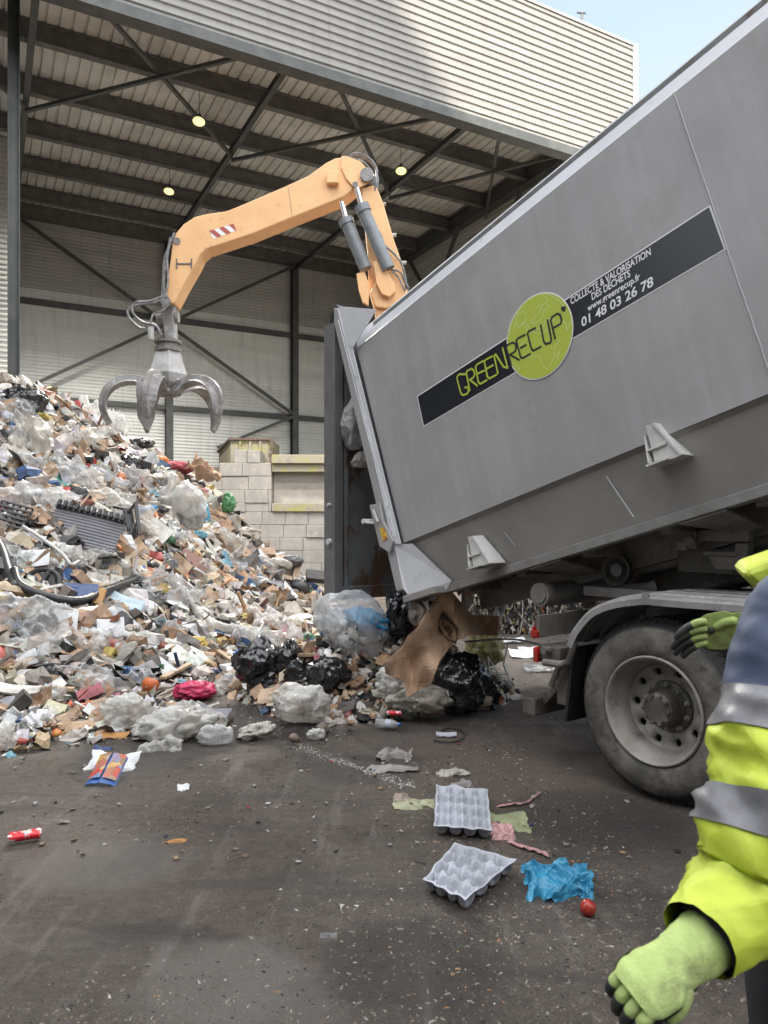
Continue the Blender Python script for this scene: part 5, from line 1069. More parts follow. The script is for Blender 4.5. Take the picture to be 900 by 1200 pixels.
# --- fresh load under the container mouth
BB = M_['bin']
bag(306,782,66,50, BB, 'leftmost black bin bag on the asphalt before the heap', seed=40, Y=7.0, crease=.38, knot=.5); lm('leftmost bin bag', 306, 782)
bag(338,777,36,50, BB, 'tall twisted black bin bag second from the left', seed=41, Y=6.95, crease=.5); bag(350,790,34,34, BB, 'small black bin bag squeezed beside the round one', seed=42, Y=6.6, crease=.4)
bag(383,791,54,44, BB, 'round black bin bag below the big clear and blue bag', seed=43, Y=6.4, crease=.3); lm('round bin bag', 383, 791)
bag(540,800,66,72, BB, 'large black bin bag leaning below the big cardboard sheet', seed=44, Y=6.35, crease=.4); lm('large leaning bin bag', 540, 800)
bag(571,812,30,36, BB, 'black bag end right of the large leaning bin bag', seed=48, Y=6.65, crease=.5)
bag(467,722,34,56, BB, 'narrow black bin bag squeezed between the ground roller and the clear bag', seed=45, Y=6.75, crease=.55); lm('narrow bin bag', 467, 722)
bag(414,733,98,82, M_['veryclear'], 'big clear waste bag with blue film inside below the tailgate', 'waste_bag','waste bag', seed=46, Y=6.75, crease=.22, ang=-35, sub=4); lm('big clear and blue bag', 414, 733)
bag(432,728,58,26, cm('bright blue film',(.05,.33,.6),.3), 'bright blue film packed inside the big clear waste bag', 'plastic_film','plastic film', seed=47, Y=6.75, crease=.6, ang=-22)
bag(404,735,56,52, cm('white film',(.6,.62,.63),.3), 'white packing film inside the left of the big clear waste bag', 'plastic_film','plastic film', seed=49, Y=6.85, crease=.6, ang=-22)
bag(354,826,66,48, M_['milky'], 'greyish clear bag lying in front of the black bin bags','plastic_bag','plastic bag', seed=50, Y=6.1, crease=.6, fine=.3); lm('greyish front bag', 354, 826)
for k, (x, y, w_, h_, c, lb, Y_) in enumerate(((425,832,26,22,(.3,.22,.17),'brown crumpled paper lump in front of the round bin bag',6.3),(395,834,28,22,(.38,.33,.28),'pale brown lump of wet paper right of the greyish front bag',6.3),(410,846,26,18,(.5,.48,.44),'whitish wet paper lump on the asphalt before the fresh load',6.15),(430,815,22,18,(.42,.3,.2),'tan paper lump left of the cardboard sheet',6.5),(440,836,22,16,(.5,.3,.14),'tan bread slice box near the red can',6.3),(436,765,30,30,(.4,.27,.19),'brown paper bundle above the tan lumps left of the cardboard',6.75),(470,772,26,22,(.18,.12,.09),'dark brown carton piece at the left edge of the cardboard sheet',6.6))):
    bag(x,y,w_,h_, cm('lump%d' % k, c), lb, 'crumpled_paper','paper', seed=60+k, Y=Y_, crease=.45)
bag(492,818,74,34, M_['grime'], 'clear bag of food waste under the lower corner of the cardboard sheet','waste_bag','waste bag', seed=70, Y=6.15, crease=.5); bag(500,822,30,16, cm('orange food',(.5,.28,.08)), 'orange food scraps inside the clear bag under the cardboard','food_waste','food waste', seed=71, Y=6.08, crease=.5)
bag(462,800,44,36, M_['milky'], 'crumpled white and clear film left of the lower cardboard corner','plastic_bag','plastic bag', seed=72, Y=6.2, crease=.6)
bag(568,762,46,44, cm('yellow clear film',(.55,.5,.22),.3), 'yellowish clear bag behind the large leaning bin bag','plastic_bag','plastic bag', seed=73, Y=7.2, crease=.45); lm('yellowish bag', 568, 762)
bag(560,822,30,18, cm('torn food box',(.5,.42,.3)), 'torn pale food box on the right of the large leaning bin bag','food_box','food box', seed=74, Y=6.45, crease=.7); bag(551,812,16,14, cm('green pack',(.08,.35,.1),.35), 'green food packet on the large leaning bin bag','food_packet','packet', seed=75, Y=6.35, crease=.4)
# big printed cardboard
Pc = [(516,695),(530,694),(552,720),(585,722),(583,745),(549,744),(532,752),(515,775),(506,800),(478,817),(473,798),(452,790),(450,776),(470,760),(478,745),(490,735),(503,712)]
r = empty('cardboard_sheet', at(515,760,6.2), 'big crumpled brown cardboard sheet with dark printed diamond hanging from the container mouth','cardboard'); lm('big cardboard sheet', 515, 755)
import mathutils.geometry as mg
def cz(px, py): return 6.02+.10*math.sin((px-py*.45)*.11)+.12*noise.noise(V((px*.025, py*.025, 4)))+.10*abs(noise.noise(V((px*.045+3, py*.025, 9))))-.0012*(py-700)+.0022*(px-500)
pts2 = []
from mathutils.geometry import delaunay_2d_cdt
bd_ = []
for i in range(len(Pc)):
    a, c = V(Pc[i]), V(Pc[(i+1)%len(Pc)]); k = max(1, int((c-a).length/5)); bd_ += [a.lerp(c, q/k) for q in range(k)]
inn = []
def inside(x, y, P=Pc):
    r_ = False; j = len(P)-1
    for i in range(len(P)):
        if (P[i][1] > y) != (P[j][1] > y) and x < (P[j][0]-P[i][0])*(y-P[i][1])/(P[j][1]-P[i][1])+P[i][0]: r_ = not r_
        j = i
    return r_
for x in range(448, 590, 4):
    for y in range(692, 820, 4):
        if inside(x+.3, y+.3) and min((V((x, y))-q).length for q in bd_) > 2.2: inn.append(V((x+.3, y+.3)))
vv = bd_+inn; nb_ = len(bd_)
res = delaunay_2d_cdt(vv, [(i, (i+1)%nb_) for i in range(nb_)], [list(range(nb_))], 1, 1e-4)
mb = MB(); mb.add([at(v.x, v.y, cz(v.x, v.y)) for v in res[0]], [tuple(f) for f in res[2]]); mb.build('board', card, r, thick=.008, smooth=False)
Q3 = lambda x, y: (440+x/5.625, 690+y/5.625)
def onc(x, y, d=.014): px, py = Q3(x, y); return at(px, py, cz(px, py)-d-.012)
dk = mat('faded print brown', (.05,.035,.028), .7)
C0, AX1, AX2 = V((479,271)), V((50,70)), V((34,-25))       # oval centre and half axes
oval = lambda a, s=1.: C0+AX1*math.cos(a)*s+AX2*math.sin(a)*s
mb = MB(); dia = [V((438,142)),V((549,262)),V((532,372)),V((412,274))]
ring = [oval(a, 1.0) for a in np.linspace(0, 2*math.pi, 40, endpoint=False)]
def strokes2(lines, w_, name, d=.016):
    mb = MB()
    for ln in lines:
        for i in range(len(ln)-1):
            a, c = V(ln[i]), V(ln[i+1]); n_ = V((-(c-a).y, (c-a).x)).normalized()*w_/2; mb.add([onc(*(a+n_), d), onc(*(c+n_), d), onc(*(c-n_), d), onc(*(a-n_), d)], [(0,1,2,3)])
    return mb.build(name, dk, r)
strokes2([ring+[ring[0]]], 7, 'printed_oval')
mb = MB()
for i in range(40):
    a = ring[i]; c = ring[(i+1)%40]
    def out(p):
        d = p-C0; best = 9
        for k in range(4):
            p0, p1 = dia[k], dia[(k+1)%4]; e_ = p1-p0; den = d.x*e_.y-d.y*e_.x
            if abs(den) > 1e-6:
                tt = ((p0-C0).x*e_.y-(p0-C0).y*e_.x)/den
                if tt > 0: best = min(best, tt)
        return C0+d*max(1.0, best)
    mb.add([onc(*a, .015), onc(*c, .015), onc(*out(c), .015), onc(*out(a), .015)], [(0,1,2,3)])
mb.build('printed_diamond', dk, r)
u1, u2 = AX1.normalized(), V((AX1.normalized().y, -AX1.normalized().x))
def lt(o, pts): return [C0+u1*(o+x)+u2*y for x, y in pts]
strokes2([lt(-58,[(0,18),(0,-12),(20,-12)]), lt(-30,[(0,8),(4,-16)]), lt(-29,[(-1,18),(1,22)]), lt(-14,[(0,18),(0,-14),(12,-12),(20,2),(12,18),(0,18)]), lt(22,[(0,20),(0,-12),(24,-12)]) ], 9, 'printed_letters')
plank((560,745),(640,752), .02, .02, M_['black'], 'thin black bar lying behind the yellowish bag','metal_bar','metal bar') if 0 else None
mb = MB(); mb.tube(cat([at(545,752,6.5), at(600,749,6.9), at(640,757,7.4)], 4), .01, 6); obj1(mb, 'metal_rod', M_['dirty'], 'thin dark rod sticking out behind the cardboard towards the tail light','rod')
mb = MB(); mb.tube([at(560,783,6.6), at(592,808,6.5)], .01, 6); obj1(mb, 'metal_rod', M_['dirty'], 'thin dark rod slanting down right of the large leaning bin bag','rod')
r = empty('wire_rack', at(580,815,6.9), 'white bent wire rack standing between the bin bag and the tail lights','wire rack')
for a, c in (((572,770),(578,812)),((572,770),(590,800)),((578,812),(590,800)),((590,778),(600,806)),((572,790),(596,790)),((568,775),(566,805)),((595,755),(590,778))):
    mb = MB(); mb.tube([at(*a, 6.85), at(*c, 6.85)], .008, 6); mb.build('wire', M_['white'], r)
# small identifiable objects near the load
def bottle(px, py, Y, L_, r_, az, label, capc, name='plastic_bottle', el=0):
    p = at(px, py, Y); p.z = max(p.z, r_); M = Matrix.Translation(p) @ Matrix.Rotation(R(az), 4, 'Z') @ Matrix.Rotation(R(90-el), 4, 'Y') @ Matrix.Translation((0,0,-L_/2)); r = empty(name, p, label, 'bottle', M=M)
    mb = MB(); mb.lathe([(0,0),(r_*.9,0),(r_,.01),(r_,L_*.3),(r_*.92,L_*.34),(r_,L_*.38),(r_,L_*.68),(r_*.4,L_*.88),(r_*.38,L_*.94)], 18, M); mb.build('bottle_body', M_['clear'], r, smooth=True)
    mb = MB(); mb.lathe([(0,L_),(r_*.45,L_),(r_*.45,L_*.93),(0,L_*.93)], 14, M); mb.build('cap', capc, r)
    mb = MB(); mb.lathe([(r_*1.01,L_*.40),(r_*1.01,L_*.62)], 18, M); mb.build('bottle_label', cm('label print',(.5,.52,.6),.4), r)
bottle(455,848,5.9,.2,.035,-15,'small clear water bottle with blue cap lying before the fresh load', cm('blue cap',(.02,.12,.5),.3)); bottle(587,712,6.9,.3,.045,35,'clear water bottle stuck upright right of the cardboard sheet', cm('blue cap',(.02,.12,.5),.3), el=60)
def can(px, py, L_, r_, az, label, crush=.25, Y=None):
    p = gnd(px, py) if Y is None else at(px, py, Y); M = Matrix.Translation((p.x, p.y, max(p.z,0)+r_)) @ Matrix.Rotation(R(az), 4, 'Z') @ Matrix.Rotation(R(90), 4, 'Y') @ Matrix.Translation((0,0,-L_/2)); r = empty('drink_can', p, label, 'can', M=M)
    n_ = 20; prof = [(r_*.8,0),(r_,.012)]+[(r_*(1-crush*.5*abs(math.sin(k*1.7))), L_*(k+1)/8) for k in range(6)]+[(r_,L_-.012),(r_*.8,L_)]
    m_, t, b = newmat('red can print'); c = mixc(t, ramp(t, noi(t, 22, 4), [(.5,(0,0,0)),(.54,(1,1,1))]), (.55,.02,.03), (.62,.58,.56)); t.links.new(c, b.inputs['Base Color']); b.inputs['Roughness'].default_value = .3; b.inputs['Metallic'].default_value = .3
    mb = MB(); mb.lathe(prof, n_, M @ Matrix.Scale(.72, 4, V((1,0,0)))); mb.build('can_body', m_, r, smooth=True)
    for z in (0.001, L_-.001): mb = MB(); mb.lathe([(0,z),(r_*.82,z),(r_*.9,z+.006 if z < .01 else z-.006)], n_, M @ Matrix.Scale(.72, 4, V((1,0,0)))); mb.build('can_end', M_['chrome'], r)
can(29,987,.155,.036,25,'crushed red drink can lying alone on the asphalt at the left'); can(462,840,.12,.03,-10,'small red drink can at the edge of the fresh load', Y=5.95)
# --- lone items on the yard
def eggtray(cor, label, sd):
    c = [gnd(*q, .03) for q in cor]; mb = MB(); nn_ = 72
    for k in range(4): c[k].z = 0
    def fn(u, v):
        p = c[0].lerp(c[1], u).lerp(c[3].lerp(c[2], u), v); cu_, cv_ = (u*4) % 1-.5, (v*4) % 1-.5; r_ = math.hypot(cu_, cv_)/.47
        z = .062-.05*math.sqrt(max(0, 1-r_*r_))**.7+.012*max(0, r_-1.05)*4+.010*noise.noise(V((u*3, v*3, sd)))
        e_ = min(u, 1-u, v, 1-v)
        if e_ < .035: z = .066+.012*noise.noise(V((u*4, v*4, sd)))
        ctr = (c[0]+c[2])/2
        p = p+(ctr-p)*(.03*abs(math.sin((u if min(v,1-v) < .06 else v)*9.4)) if e_ < .06 else 0)
        return V((p.x, p.y, max(.006, z)))
    mb.grid(fn, nn_, nn_); return obj1(mb, 'egg_tray', cm('grey moulded pulp',(.42,.44,.49),.8), label, 'egg tray', 'grey moulded pulp trays on the yard', thick=.004, smooth=True)
eggtray([(508,976),(577,982),(572,932),(511,926)], 'grey moulded pulp tray lying on the wilted leaves, the farther of two', 1); eggtray([(495,1040),(545,1066),(606,1016),(533,996)], 'grey moulded pulp tray on bare asphalt, the nearer of two', 2); lm('farther grey tray', 541, 952); lm('nearer grey tray', 550, 1029)
film(487,945,46,26,-8, cm('wilted pale leaves',(.32,.33,.21),.6,), 'wilted pale green leaves left of the farther grey tray','wilted_leaves','leaves', amp=.12, lift=.015, on=(0,-.1,1)); film(592,968,50,60,-20, cm('wilted green leaves',(.27,.29,.16)), 'wilted green leaves at the right of the farther grey tray','wilted_leaves','leaves', amp=.09, lift=.012, on=(0,-.1,1))
film(470,938,18,24,-8, cm('muddy rag',(.28,.22,.18)), 'muddy torn leaf end at the left tip of the wilted leaves','muddy_rag','rag', amp=.2, lift=.02, on=(0,-.1,1), res=10)
rb = cm('pink ribbon',(.46,.25,.25),.35)
film(588,978,26,40,-30, rb, 'crumpled pink and white film corner beside the farther grey tray','plastic_film','plastic film', amp=.2, lift=.02, on=(0,-.1,1), res=12)
def strip(pts, w_, m_, label, name='plastic_strip', ctg='plastic strip'):
    P = cat([gnd(*q, .012) for q in pts], 6); mb = MB(); n_ = len(P)
    def fn(u, v): p = P[int(round(u*(n_-1)))]; return p+V((.25*(v-.5)*w_, (v-.5)*w_*(1+.5*noise.noise(V((u*9,1,2)))), .012*abs(noise.noise(V((u*14, v*2, 1))))))
    mb.grid(fn, n_-1, 3); return obj1(mb, name, m_, label, ctg)
strip([(595,985),(612,992),(628,996),(643,1003)], .035, rb, 'thin pink film tail running away from the farther grey tray'); strip([(582,945),(600,942),(617,940),(634,928)], .03, rb, 'pink and white plastic strip lying above the farther grey tray')
film(652,1044,68,50,-6, filmmat('sky blue bag film', (.06,.34,.56), .05, .3), 'crumpled sky blue plastic bag on the asphalt near the red tomato','plastic_bag','plastic bag', amp=.3, lift=.045, on=(0,-.45,1), res=28, seed=31.7, curl=.2); lm('sky blue bag', 652, 1043)
def fruit(px, py, d, c, label, stem_=None):
    p = gnd(px, py+d/2*.8); r_ = d*p.y/F/2; c0 = V((p.x, p.y+r_*.4, r_*.93)); r = empty('fruit', c0, label, 'fruit'); mb = MB()
    mb.lathe([(0,-r_*.95),(r_*.5,-r_*.9),(r_*.9,-r_*.45),(r_,0),(r_*.93,r_*.5),(r_*.6,r_*.88),(r_*.2,r_*.86),(0,r_*.75)], 20, Matrix.Translation(c0) @ Matrix.Rotation(R(35), 4, 'Y')); mb.build('flesh', c, r, smooth=True)
    mb = MB(); mb.tube([c0+V((r_*.45,-.0,r_*.6)), c0+V((r_*.62,0,r_*1.05))], r_*.07, 6); mb.build('stalk', M_['dirty'], r)
fruit(690,1067,19, mat('tomato skin',(.35,.035,.02),.25,c2=(.22,.03,.02),sc=30), 'squashed dark red tomato beside the sky blue bag'); fruit(65,861,11, mat('apple skin',(.5,.06,.03),.25,c2=(.6,.35,.08),sc=20), 'small red apple on the asphalt below the white foot board'); lm('red apple', 65, 861)
sheet(407,1069,20,24,-70, cm('dirty paper',(.36,.34,.32)), 'greyish white torn paper scrap alone on the near asphalt','paper_scrap','paper', on=(0,-.05,1), lift=.006, thick=.002, shape=lambda v: .4+.8*v, bend=.05); sheet(385,1098,20,12,-10, cm('wet paper',(.1,.1,.1)), 'dark wet paper scrap stuck to the asphalt below the greyish scrap','paper_scrap','paper', on=(0,-.05,1), lift=.004, thick=.001, bend=.03)
film(462,888,36,26,-20, cm('grey rag',(.25,.23,.22)), 'grey ragged tissue on the asphalt above the powder trail','tissue','tissue', amp=.3, lift=.02, on=(0,-.1,1), res=16); film(462,903,52,14,3, cm('grey rag',(.25,.23,.22)), 'grey paper strip trodden flat below the ragged tissue','paper_strip','paper', amp=.35, lift=.01, on=(0,-.05,1), res=10)
film(532,909,34,10,2, M_['grime'], 'short clear crumpled strip right of the grey paper strip','plastic_strip','plastic strip', amp=.6, lift=.015, on=(0,-.1,1), res=10); film(540,922,22,12,5, cm('grey rag',(.25,.23,.22)), 'grey tissue crumb just above the farther grey tray','tissue','tissue', amp=.6, lift=.012, on=(0,-.1,1), res=9)
sheet(523,864,24,10,-10, cm('bluish wrapper',(.5,.5,.58)), 'small bluish wrapper beside a black wire loop right of the load','wrapper','wrapper', on=(0,-.15,1), lift=.02); mb = MB(); mb.tube(cat([gnd(*q, .015) for q in ((517,856),(530,853),(543,858),(542,866),(528,870),(508,868))], 6), .006, 6); obj1(mb, 'wire_loop', M_['black'], 'thin black wire loop around the small bluish wrapper','wire')
# printed packet + white sheet at left
film(131,899,52,34,-8, paper, 'white torn paper sheet under the colourful food packet','paper_sheet','paper', amp=.2, lift=.03, on=(0,-.5,1), res=10); 
f = Fr(128,913,34,40,-6,.06,0,on=(0,-.55,1)); r = empty('food_packet', f.p, 'colourful red blue and yellow printed food packet on the asphalt','food packet', M=f.M); mb = MB(); mb.grid(lambda u, v: V(((u-.5)*f.w, (v-.5)*f.h*1.1, .03*math.sin(u*3.14)+.01*noise.noise(V((u*4,v*4,0))))), 8, 8, f.M); mb.build('wrapper', cm('packet blue',(.06,.14,.4),.35), r, thick=.004); lm('food packet', 128, 913)
m_, t, b = newmat('food packet print'); co = coord(t, (1,1,.2)); vo = N(t, 'TexVoronoi', i_Scale=16.0, i_Randomness=.8); t.links.new(co, vo.inputs[0]); sx = N(t, 'SeparateColor'); t.links.new(vo.outputs['Color'], sx.inputs[0])
c = ramp(t, sx.outputs[0], [(0,(.5,.04,.04)),(.25,(.55,.1,.05)),(.42,(.1,.25,.5)),(.6,(.62,.38,.08)),(.78,(.6,.5,.3)),(.95,(.2,.08,.05))]); c = mixc(t, ramp(t, noi(t, 60, 3, co), [(.45,(0,0,0)),(.6,(1,1,1))]), c, (.3,.16,.08)); t.links.new(c, b.inputs['Base Color']); b.inputs['Roughness'].default_value = .35
for x0 in (-.48, .04): mb = MB(); zf = lambda x: .03*math.sin((x/f.w+.5)*3.14)+.014; mb.grid(lambda u, v: V(((x0+u*.44)*f.w, (v-.42)*f.h*.95, zf((x0+u*.44)*f.w))), 4, 6, f.M); mb.build('printed_picture', m_, r)
film(215,925,12,14,60, paper, 'small white tissue scrap alone on the asphalt right of the food packet','tissue','tissue', amp=.4, lift=.01, on=(0,-.2,1), res=6); film(205,988,24,9,5, cm('orange peel',(.45,.22,.07)), 'small orange and white food scrap alone on the near asphalt','food_scrap','food scrap', amp=.5, lift=.01, on=(0,-.1,1), res=8)
film(62,965,32,8,5, cm('brown leaf',(.1,.085,.07)), 'dark flat bark scrap right above the red can','bark_scrap','bark', amp=.3, lift=.008, on=(0,-.05,1), res=6); film(120,878,22,8,5, cm('dark blue film',(.03,.06,.2)), 'dark blue plastic scrap above the food packet','plastic_scrap','plastic', amp=.5, lift=.01, on=(0,-.1,1), res=6)
bag(5,868,30,34, M_['milky'], 'whitish plastic bag cut by the left edge of the picture','plastic_bag','plastic bag', seed=90, crease=.5)
bag(378,856,16,14, cm('brown cup',(.16,.13,.1)), 'small brown cup lump at the tip of the powder trail','crumpled_cup','cup', seed=91, crease=.3); bag(345,866,14,10, cm('brown cup2',(.2,.15,.11)), 'small brown potato left of the powder trail','potato','potato', seed=92, crease=.1); bag(370,862,22,14, M_['milky'], 'white crumpled tissue between potato and cup','tissue','tissue', seed=93, crease=.7)
for k, (x, y, w_, h_, lb) in enumerate(((612,768,30,22,'white foam sheet behind the yellowish bag left of the tail lights'),(632,785,36,14,'thin clear film below the tail lights'),(600,752,30,10,'white papers behind the wire rack'),(620,762,26,8,'white paper strip under the tail light bar'))):
    p = gnd(x, y, .02); sheet(x, y, w_, h_, 5, paper if k != 1 else M_['clear'], lb, 'paper_sheet' if k != 1 else 'plastic_film', 'paper' if k != 1 else 'plastic film', Y=p.y, on=(0,-.3,1), lift=.02, thick=.004, noise_=.05)
# rubbish still jammed in the container mouth
f0 = CT @ V((-.12, .35, 1.35)); 
bag(414,500,26,66, M_['clear'], 'clear bag bulging out between container and tailgate', 'waste_bag','waste bag', seed=95, Y=7.08, crease=.25, depth=.9); bag(416,498,20,50, cm('grey bag filling',(.22,.21,.2)), 'grey paper waste inside the clear bag stuck in the container mouth','waste_paper','waste paper', seed=96, Y=7.14, crease=.5); bag(424,540,26,20, M_['grime'], 'small clear tray stuck below the bulging clear bag','plastic_tray','plastic tray', seed=97, Y=7.02, crease=.4)
mb = MB()
for i in range(260):
    s, l, t_ = random.uniform(-.05,.5), random.uniform(.3,2.2), random.uniform(.02,.4); p = CT @ V((s-.25*t_, l, t_)); scrap(mb, p, V((-.5,-.5,.6)), random.uniform(.12,.35))
tag(mb.build('spilling_waste', SCR), 'mixed waste spilling out of the container mouth', 'rubbish', kind='stuff')
# ---------------------------------------------------------------- many individual pieces, each labelled from its neighbourhood
random.seed(21)
kinds = [('plastic_film','plastic film',('clear','crumpled clear','thin clear'),lambda: M_['clear'],.6,'film'),('plastic_film','plastic film',('white','milky white','torn white'),lambda: M_['milky'],.5,'film'),
 ('cardboard_piece','cardboard',('brown','torn brown','flattened brown'),lambda: card,1.0,'sheet'),('cardboard_piece','cardboard',('pale brown','tan','light tan'),lambda: card2,.8,'sheet'),('paper_sheet','paper',('white','creased white','loose white'),lambda: paper,.8,'sheet'),
 ('wood_piece','wood',('raw','splintered','narrow'),lambda: wood,.8,'stick'),('plastic_bag','plastic bag',('grey','dull grey','crumpled grey'),lambda: cm('dull grey film',(.3,.3,.3),.35),.4,'bag'),('plastic_piece','plastic',('black','broken black','dark'),lambda: M_['black'],.8,'bag'),
 ('plastic_piece','plastic',('blue','bright blue','dark blue'),lambda: cm('blue scrap',(.04,.14,.42),.35),.22,'bag'),('wrapper','wrapper',('red','crumpled red','dull red'),lambda: cm('red scrap',(.45,.05,.04),.4),.2,'bag'),('foam_piece','foam',('beige','yellowish','cream'),lambda: cm('cream scrap',(.5,.42,.3),.7),.3,'sheet'),
 ('board_piece','board',('grey','broken grey','flat grey'),lambda: greyb,.3,'sheet'),('plastic_bottle','bottle',('green','small green','squashed green'),lambda: cm('green scrap',(.05,.25,.12),.3),.15,'bag'),('wrapper','wrapper',('orange','small orange','bright orange'),lambda: cm('orange scrap',(.6,.2,.05),.4),.15,'bag')]
gname = {'film':'loose plastic films on the heap','sheet':'loose flat pieces on the heap','stick':'loose wood pieces on the heap','bag':'loose crumpled pieces on the heap'}
used = set(); placed = [(x, y) for _, x, y in LM]; cnt = 0; tries = 0
while cnt < 215 and tries < 4000:
    tries += 1
    y = 5.6+9.5*random.random(); x = random.uniform(-.54*y, .6)
    h = H(x, y)
    if h < .03 or hn(x, y).y > .2: continue
    px, py = proj(V((x, y, h)))
    if not (4 < px < 378 and 455 < py < 865): continue
    q = hit(px, py)
    if (q-V((x, y, h))).length > .5 or min((px-a)**2+(py-c)**2 for a, c in placed) < 13**2: continue
    nm, ctg, adj, mf, _, kd = random.choices(kinds, [k[4] for k in kinds])[0]
    ds = sorted(((a-px)**2+(c-py)**2, n_, a, c) for n_, a, c in LM)[:4]
    lab = None
    for ad in adj:
        for d2, n_, a, c in ds:
            dx, dy = px-a, py-c; far = 'just' if d2 < 28**2 else ''
            rel = ('right of' if dx > 0 else 'left of') if abs(dx) > abs(dy) else ('below' if dy > 0 else 'above')
            s_ = ' '.join(w_ for w_ in (ad, nm.replace('_', ' '), far, rel, 'the', n_) if w_)
            if s_ not in used: lab = s_; break
        if lab: break
    if not lab: continue
    used.add(lab); placed.append((px, py)); k_ = {}
    if kd == 'film': film(px, py, random.uniform(24,72), random.uniform(16,42), random.uniform(-50,40), mf(), lab, nm, ctg, amp=.45, res=14, lift=.1, group=gname[kd])
    elif kd == 'sheet': sheet(px, py, random.uniform(14,44), random.uniform(10,28), random.uniform(-60,60), mf(), lab, nm, ctg, bend=random.uniform(-.15,.15), face=random.uniform(.2,.8), lift=.09, thick=.01, res=4, noise_=.06, group=gname[kd])
    elif kd == 'stick': a = random.uniform(-.9,.9); L_ = random.uniform(10,20); plank((px-L_*math.cos(a), py+L_*math.sin(a)), (px+L_*math.cos(a), py-L_*math.sin(a)), random.uniform(.04,.09), .03, mf(), lab, nm, ctg, group=gname[kd])
    else: bag(px, py, random.uniform(10,24), random.uniform(8,16), mf(), lab, nm, ctg, seed=100+cnt, crease=.65, group=gname[kd], sub=3)
    cnt += 1
# ---------------------------------------------------------------- worker at the right edge
pr = empty('person', (.82, 1.25, 0), 'worker in yellow and navy high-visibility jacket with lime gloves standing at the right edge','person')
HV = mat('high visibility yellow', (.52,.61,.05), .6, c2=(.43,.51,.045), sc=5, c3=(.27,.30,.07), sc3=4, lo3=.55, hi3=.8, bs=.12, bsc=9, bd=.02)
crumple(HV.node_tree, HV.node_tree.nodes['Principled BSDF'], 5, .75, .035)
NY = mat('navy cloth', (.05,.07,.125), .7, c2=(.05,.07,.125), sc=6, bs=.1, bsc=300)
RB = mat('reflective grey band', (.20,.20,.215), .4, c2=(.16,.155,.165), sc=30, bs=.1, bsc=200)
GLV = mat('lime knit glove', (.42,.53,.19), .9, c2=(.34,.43,.14), sc=40, c3=(.16,.15,.09), sc3=9, lo3=.52, hi3=.74, bs=.6, bsc=230, bd=.004)
GLB = mat('black latex palm', (.02,.02,.022), .5, c2=(.05,.05,.045), sc=12)
SK = mat('skin', (.42,.24,.17), .5)
TRS = mat('black work trousers', (.012,.012,.015), .8, c2=(.02,.02,.024), sc=8)
HR = mat('dark brown hair', (.03,.02,.015), .6)
def skin(verts, edges, radii, name, m, par, sub=2, root=0):
    me = bpy.data.meshes.new(name); Mi = wmat(par).inverted(); me.from_pydata([tuple(Mi @ V(v)) for v in verts], edges, []); me.materials.append(m)
    o = bpy.data.objects.new(name, me); COL.objects.link(o); o.parent = par
    s = o.modifiers.new('skin', 'SKIN'); s.use_smooth_shade = True
    for i, r_ in enumerate(radii):
        sv = me.skin_vertices[0].data[i]; sv.radius = (r_, r_) if not isinstance(r_, tuple) else r_; sv.use_root = (i == root)
    u = o.modifiers.new('s', 'SUBSURF'); u.levels = sub; u.render_levels = sub
    return o
sh = at(935, 722, 1.17); elb = at(902, 1010, 1.07); wr = at(806, 1118, .97)
shR = V((1.08, 1.42, 1.44)); elR = V((1.09, 1.78, 1.25)); wrR = at(872, 739, 1.93)
hip = V((.84, 1.26, .93)); chest = V((.84, 1.27, 1.3)); neck = V((.85, 1.3, 1.5)); head0 = V((.85, 1.33, 1.6)); head1 = V((.84, 1.36, 1.72))
bv = [hip, chest, neck, head0, head1, V((sh.x,sh.y,sh.z)), elb, wr, shR, elR, wrR, V((.74,1.24,.86)), V((.73,1.25,.48)), V((.73,1.22,.08)), V((.95,1.3,.86)), V((.97,1.32,.48)), V((.98,1.3,.08)), V((.70,1.36,.04)), V((.96,1.44,.04))]
skin(bv, [(0,1),(1,2),(2,3),(3,4),(1,5),(5,6),(6,7),(1,8),(8,9),(9,10),(0,11),(11,12),(12,13),(0,14),(14,15),(15,16),(13,17),(16,18)],
     [.13,.13,.055,.085,.085,.055,.042,.028,.055,.042,.026,.085,.055,.04,.085,.055,.04,.035,.035], 'body', SK, pr)
# head details: ears, nose, hair and helmet-free short hair (face turned forward, away from the viewer)
w = MB(); w.lathe([(0,.115),(.05,.11),(.085,.075),(.098,.03),(.095,-.03),(.08,-.07)], 24, Matrix.Translation(V((.845,1.35,1.70)))); w.build('hair', HR, pr, smooth=True)
w = MB(); w.lathe([(0,.0),(.012,.005),(.014,.03),(.006,.045),(0,.045)], 10, Matrix.Translation((.84,1.46,1.65))); w.build('nose', SK, pr, smooth=True)
for dx in (-.098, .098): w = MB(); w.lathe([(0,-.03),(.012,-.02),(.015,.01),(0,.032)], 10, Matrix.Translation((.845+dx,1.35,1.665))); w.build('ear', SK, pr, smooth=True)
